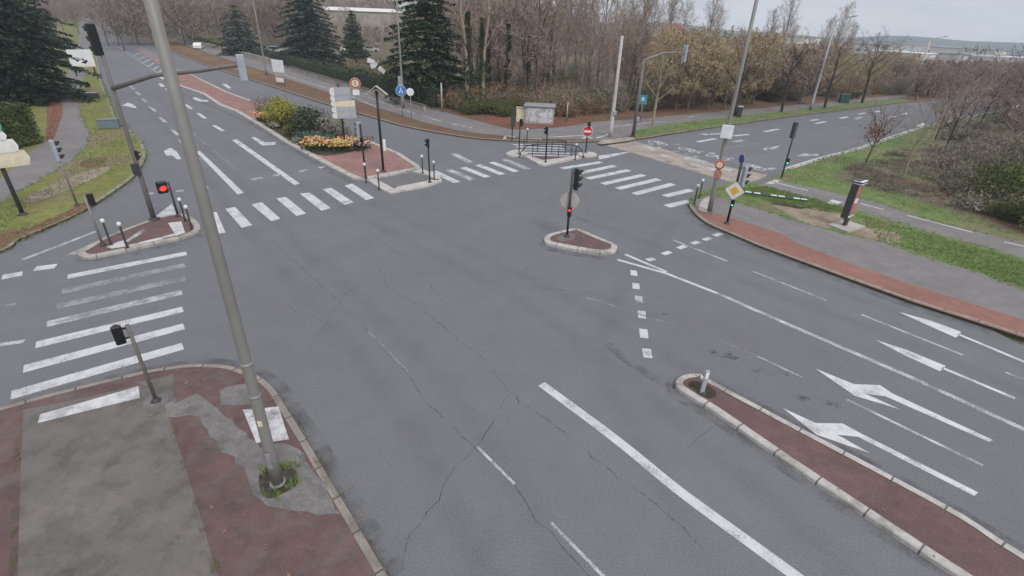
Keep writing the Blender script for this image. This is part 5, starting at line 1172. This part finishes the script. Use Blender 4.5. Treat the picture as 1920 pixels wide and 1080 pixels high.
for (x,y,dist,w,d,h,rh,wm,rm,l) in specs:
    q=W(x,max(y,74)); az=math.atan2(q.x,q.y); a=Vector((math.sin(az)*dist,math.cos(az)*dist,0)); a.z=terrain(a.x,a.y)
    # lift the footing to the slope it stands on so its eaves show above the trees
    tx=None; base=-.06; lo_,hi_=-30,20
    for _ in range(40):
        m_=(lo_+hi_)/2
        if proj((a.x,a.y,m_+h))[1]>y: lo_=m_
        else: hi_=m_
    a.z=max(a.z,min(lo_,6)); hh=h+(a.z-terrain(a.x,a.y)); a.z=terrain(a.x,a.y)
    house(a,-az+R(random.Random(x).uniform(-25,25)),w*.62,d*.8,hh,rh,wm,rm,l,'house' if rh>1 else 'warehouse',6)
# hills
hb=MB(); n=90
for i in range(n+1):
    az=R(-62+124*i/n); a=math.degrees(az)
    ridge=6+7*math.sin(i*.37)+4*math.sin(i*.93)-max(0,a-8)*.55
    ridge=9+(ridge-9)*.63
    for d,z in ((1000,-30),(1180,ridge*.45-14),(1330,ridge*.8-4),(1430,ridge),(1490,-32)): hb.v.append((d*math.sin(az),d*math.cos(az),z))
for i in range(n):
    for j in range(4): hb.f.append((5*i+j,5*i+5+j,5*i+6+j,5*i+1+j))
M['hill']=surf('wooded_hill',(.06,.09,.085),.95,(.01,.3),(.05,.3),(.3,.2),0)
struct(hb.build('hills',M['hill'],smooth=True))
# ------------------------------------------------------------------ air
HZ=MB().box((0,0,20),(3060,3060,110)); hz=HZ.build('haze',None); hz['kind']='stuff'
hm=bpy.data.materials.new('haze'); hm.use_nodes=True; nt=hm.node_tree; nt.nodes.remove(nt.nodes['Principled BSDF'])
pv=nt.nodes.new('ShaderNodeVolumePrincipled'); pv.inputs['Color'].default_value=(.80,.90,1.0,1); pv.inputs['Density'].default_value=.00055; pv.inputs['Anisotropy'].default_value=.2
nt.links.new(pv.outputs[0],nt.nodes['Material Output'].inputs['Volume']); hz.data.materials.append(hm)
# ------------------------------------------------------------------ sky and light (overcast)
SUN_EL=R(48); SUN_AZ=R(150)
w=bpy.data.worlds.new('World'); scene.world=w; w.use_nodes=True; nt=w.node_tree; bg=nt.nodes['Background']
sky=nt.nodes.new('ShaderNodeTexSky'); sky.sky_type='NISHITA'; sky.sun_disc=False; sky.sun_elevation=SUN_EL; sky.sun_rotation=SUN_AZ; sky.air_density=1; sky.dust_density=3
tc=nt.nodes.new('ShaderNodeTexCoord'); mp=nt.nodes.new('ShaderNodeMapping'); mp.inputs['Scale'].default_value=(1,1,7); nt.links.new(tc.outputs['Generated'],mp.inputs[0])
n1=noise(nt,3.2,7,.62,mp.outputs[0],.5)
cl=ramp(nt,n1,[(.25,(4.8,5.1,5.9)),(.45,(6.25,6.4,7.0)),(.62,(7.35,7.4,7.8)),(.8,(8.3,8.3,8.6))])
mx=mixc(nt,sky.outputs[0],cl,.88); nt.links.new(mx,bg.inputs[0]); bg.inputs[1].default_value=.10
sd=bpy.data.lights.new('sun','SUN'); so=bpy.data.objects.new('sun',sd); COL.objects.link(so); sd.energy=1.5; sd.angle=R(24); sd.color=(1,.97,.93)
dv=Vector((math.sin(SUN_AZ)*math.cos(SUN_EL),math.cos(SUN_AZ)*math.cos(SUN_EL),math.sin(SUN_EL)))
so.rotation_euler=dv.to_track_quat('Z','Y').to_euler(); so.location=(0,0,60)
vs=scene.view_settings; vs.view_transform='Standard'; vs.look='None'; vs.gamma=1; vs.use_curve_mapping=False; vs.exposure=0.27
scene.cycles.max_bounces=4; scene.cycles.diffuse_bounces=2; scene.cycles.glossy_bounces=2; scene.cycles.transparent_max_bounces=12; scene.cycles.volume_bounces=1
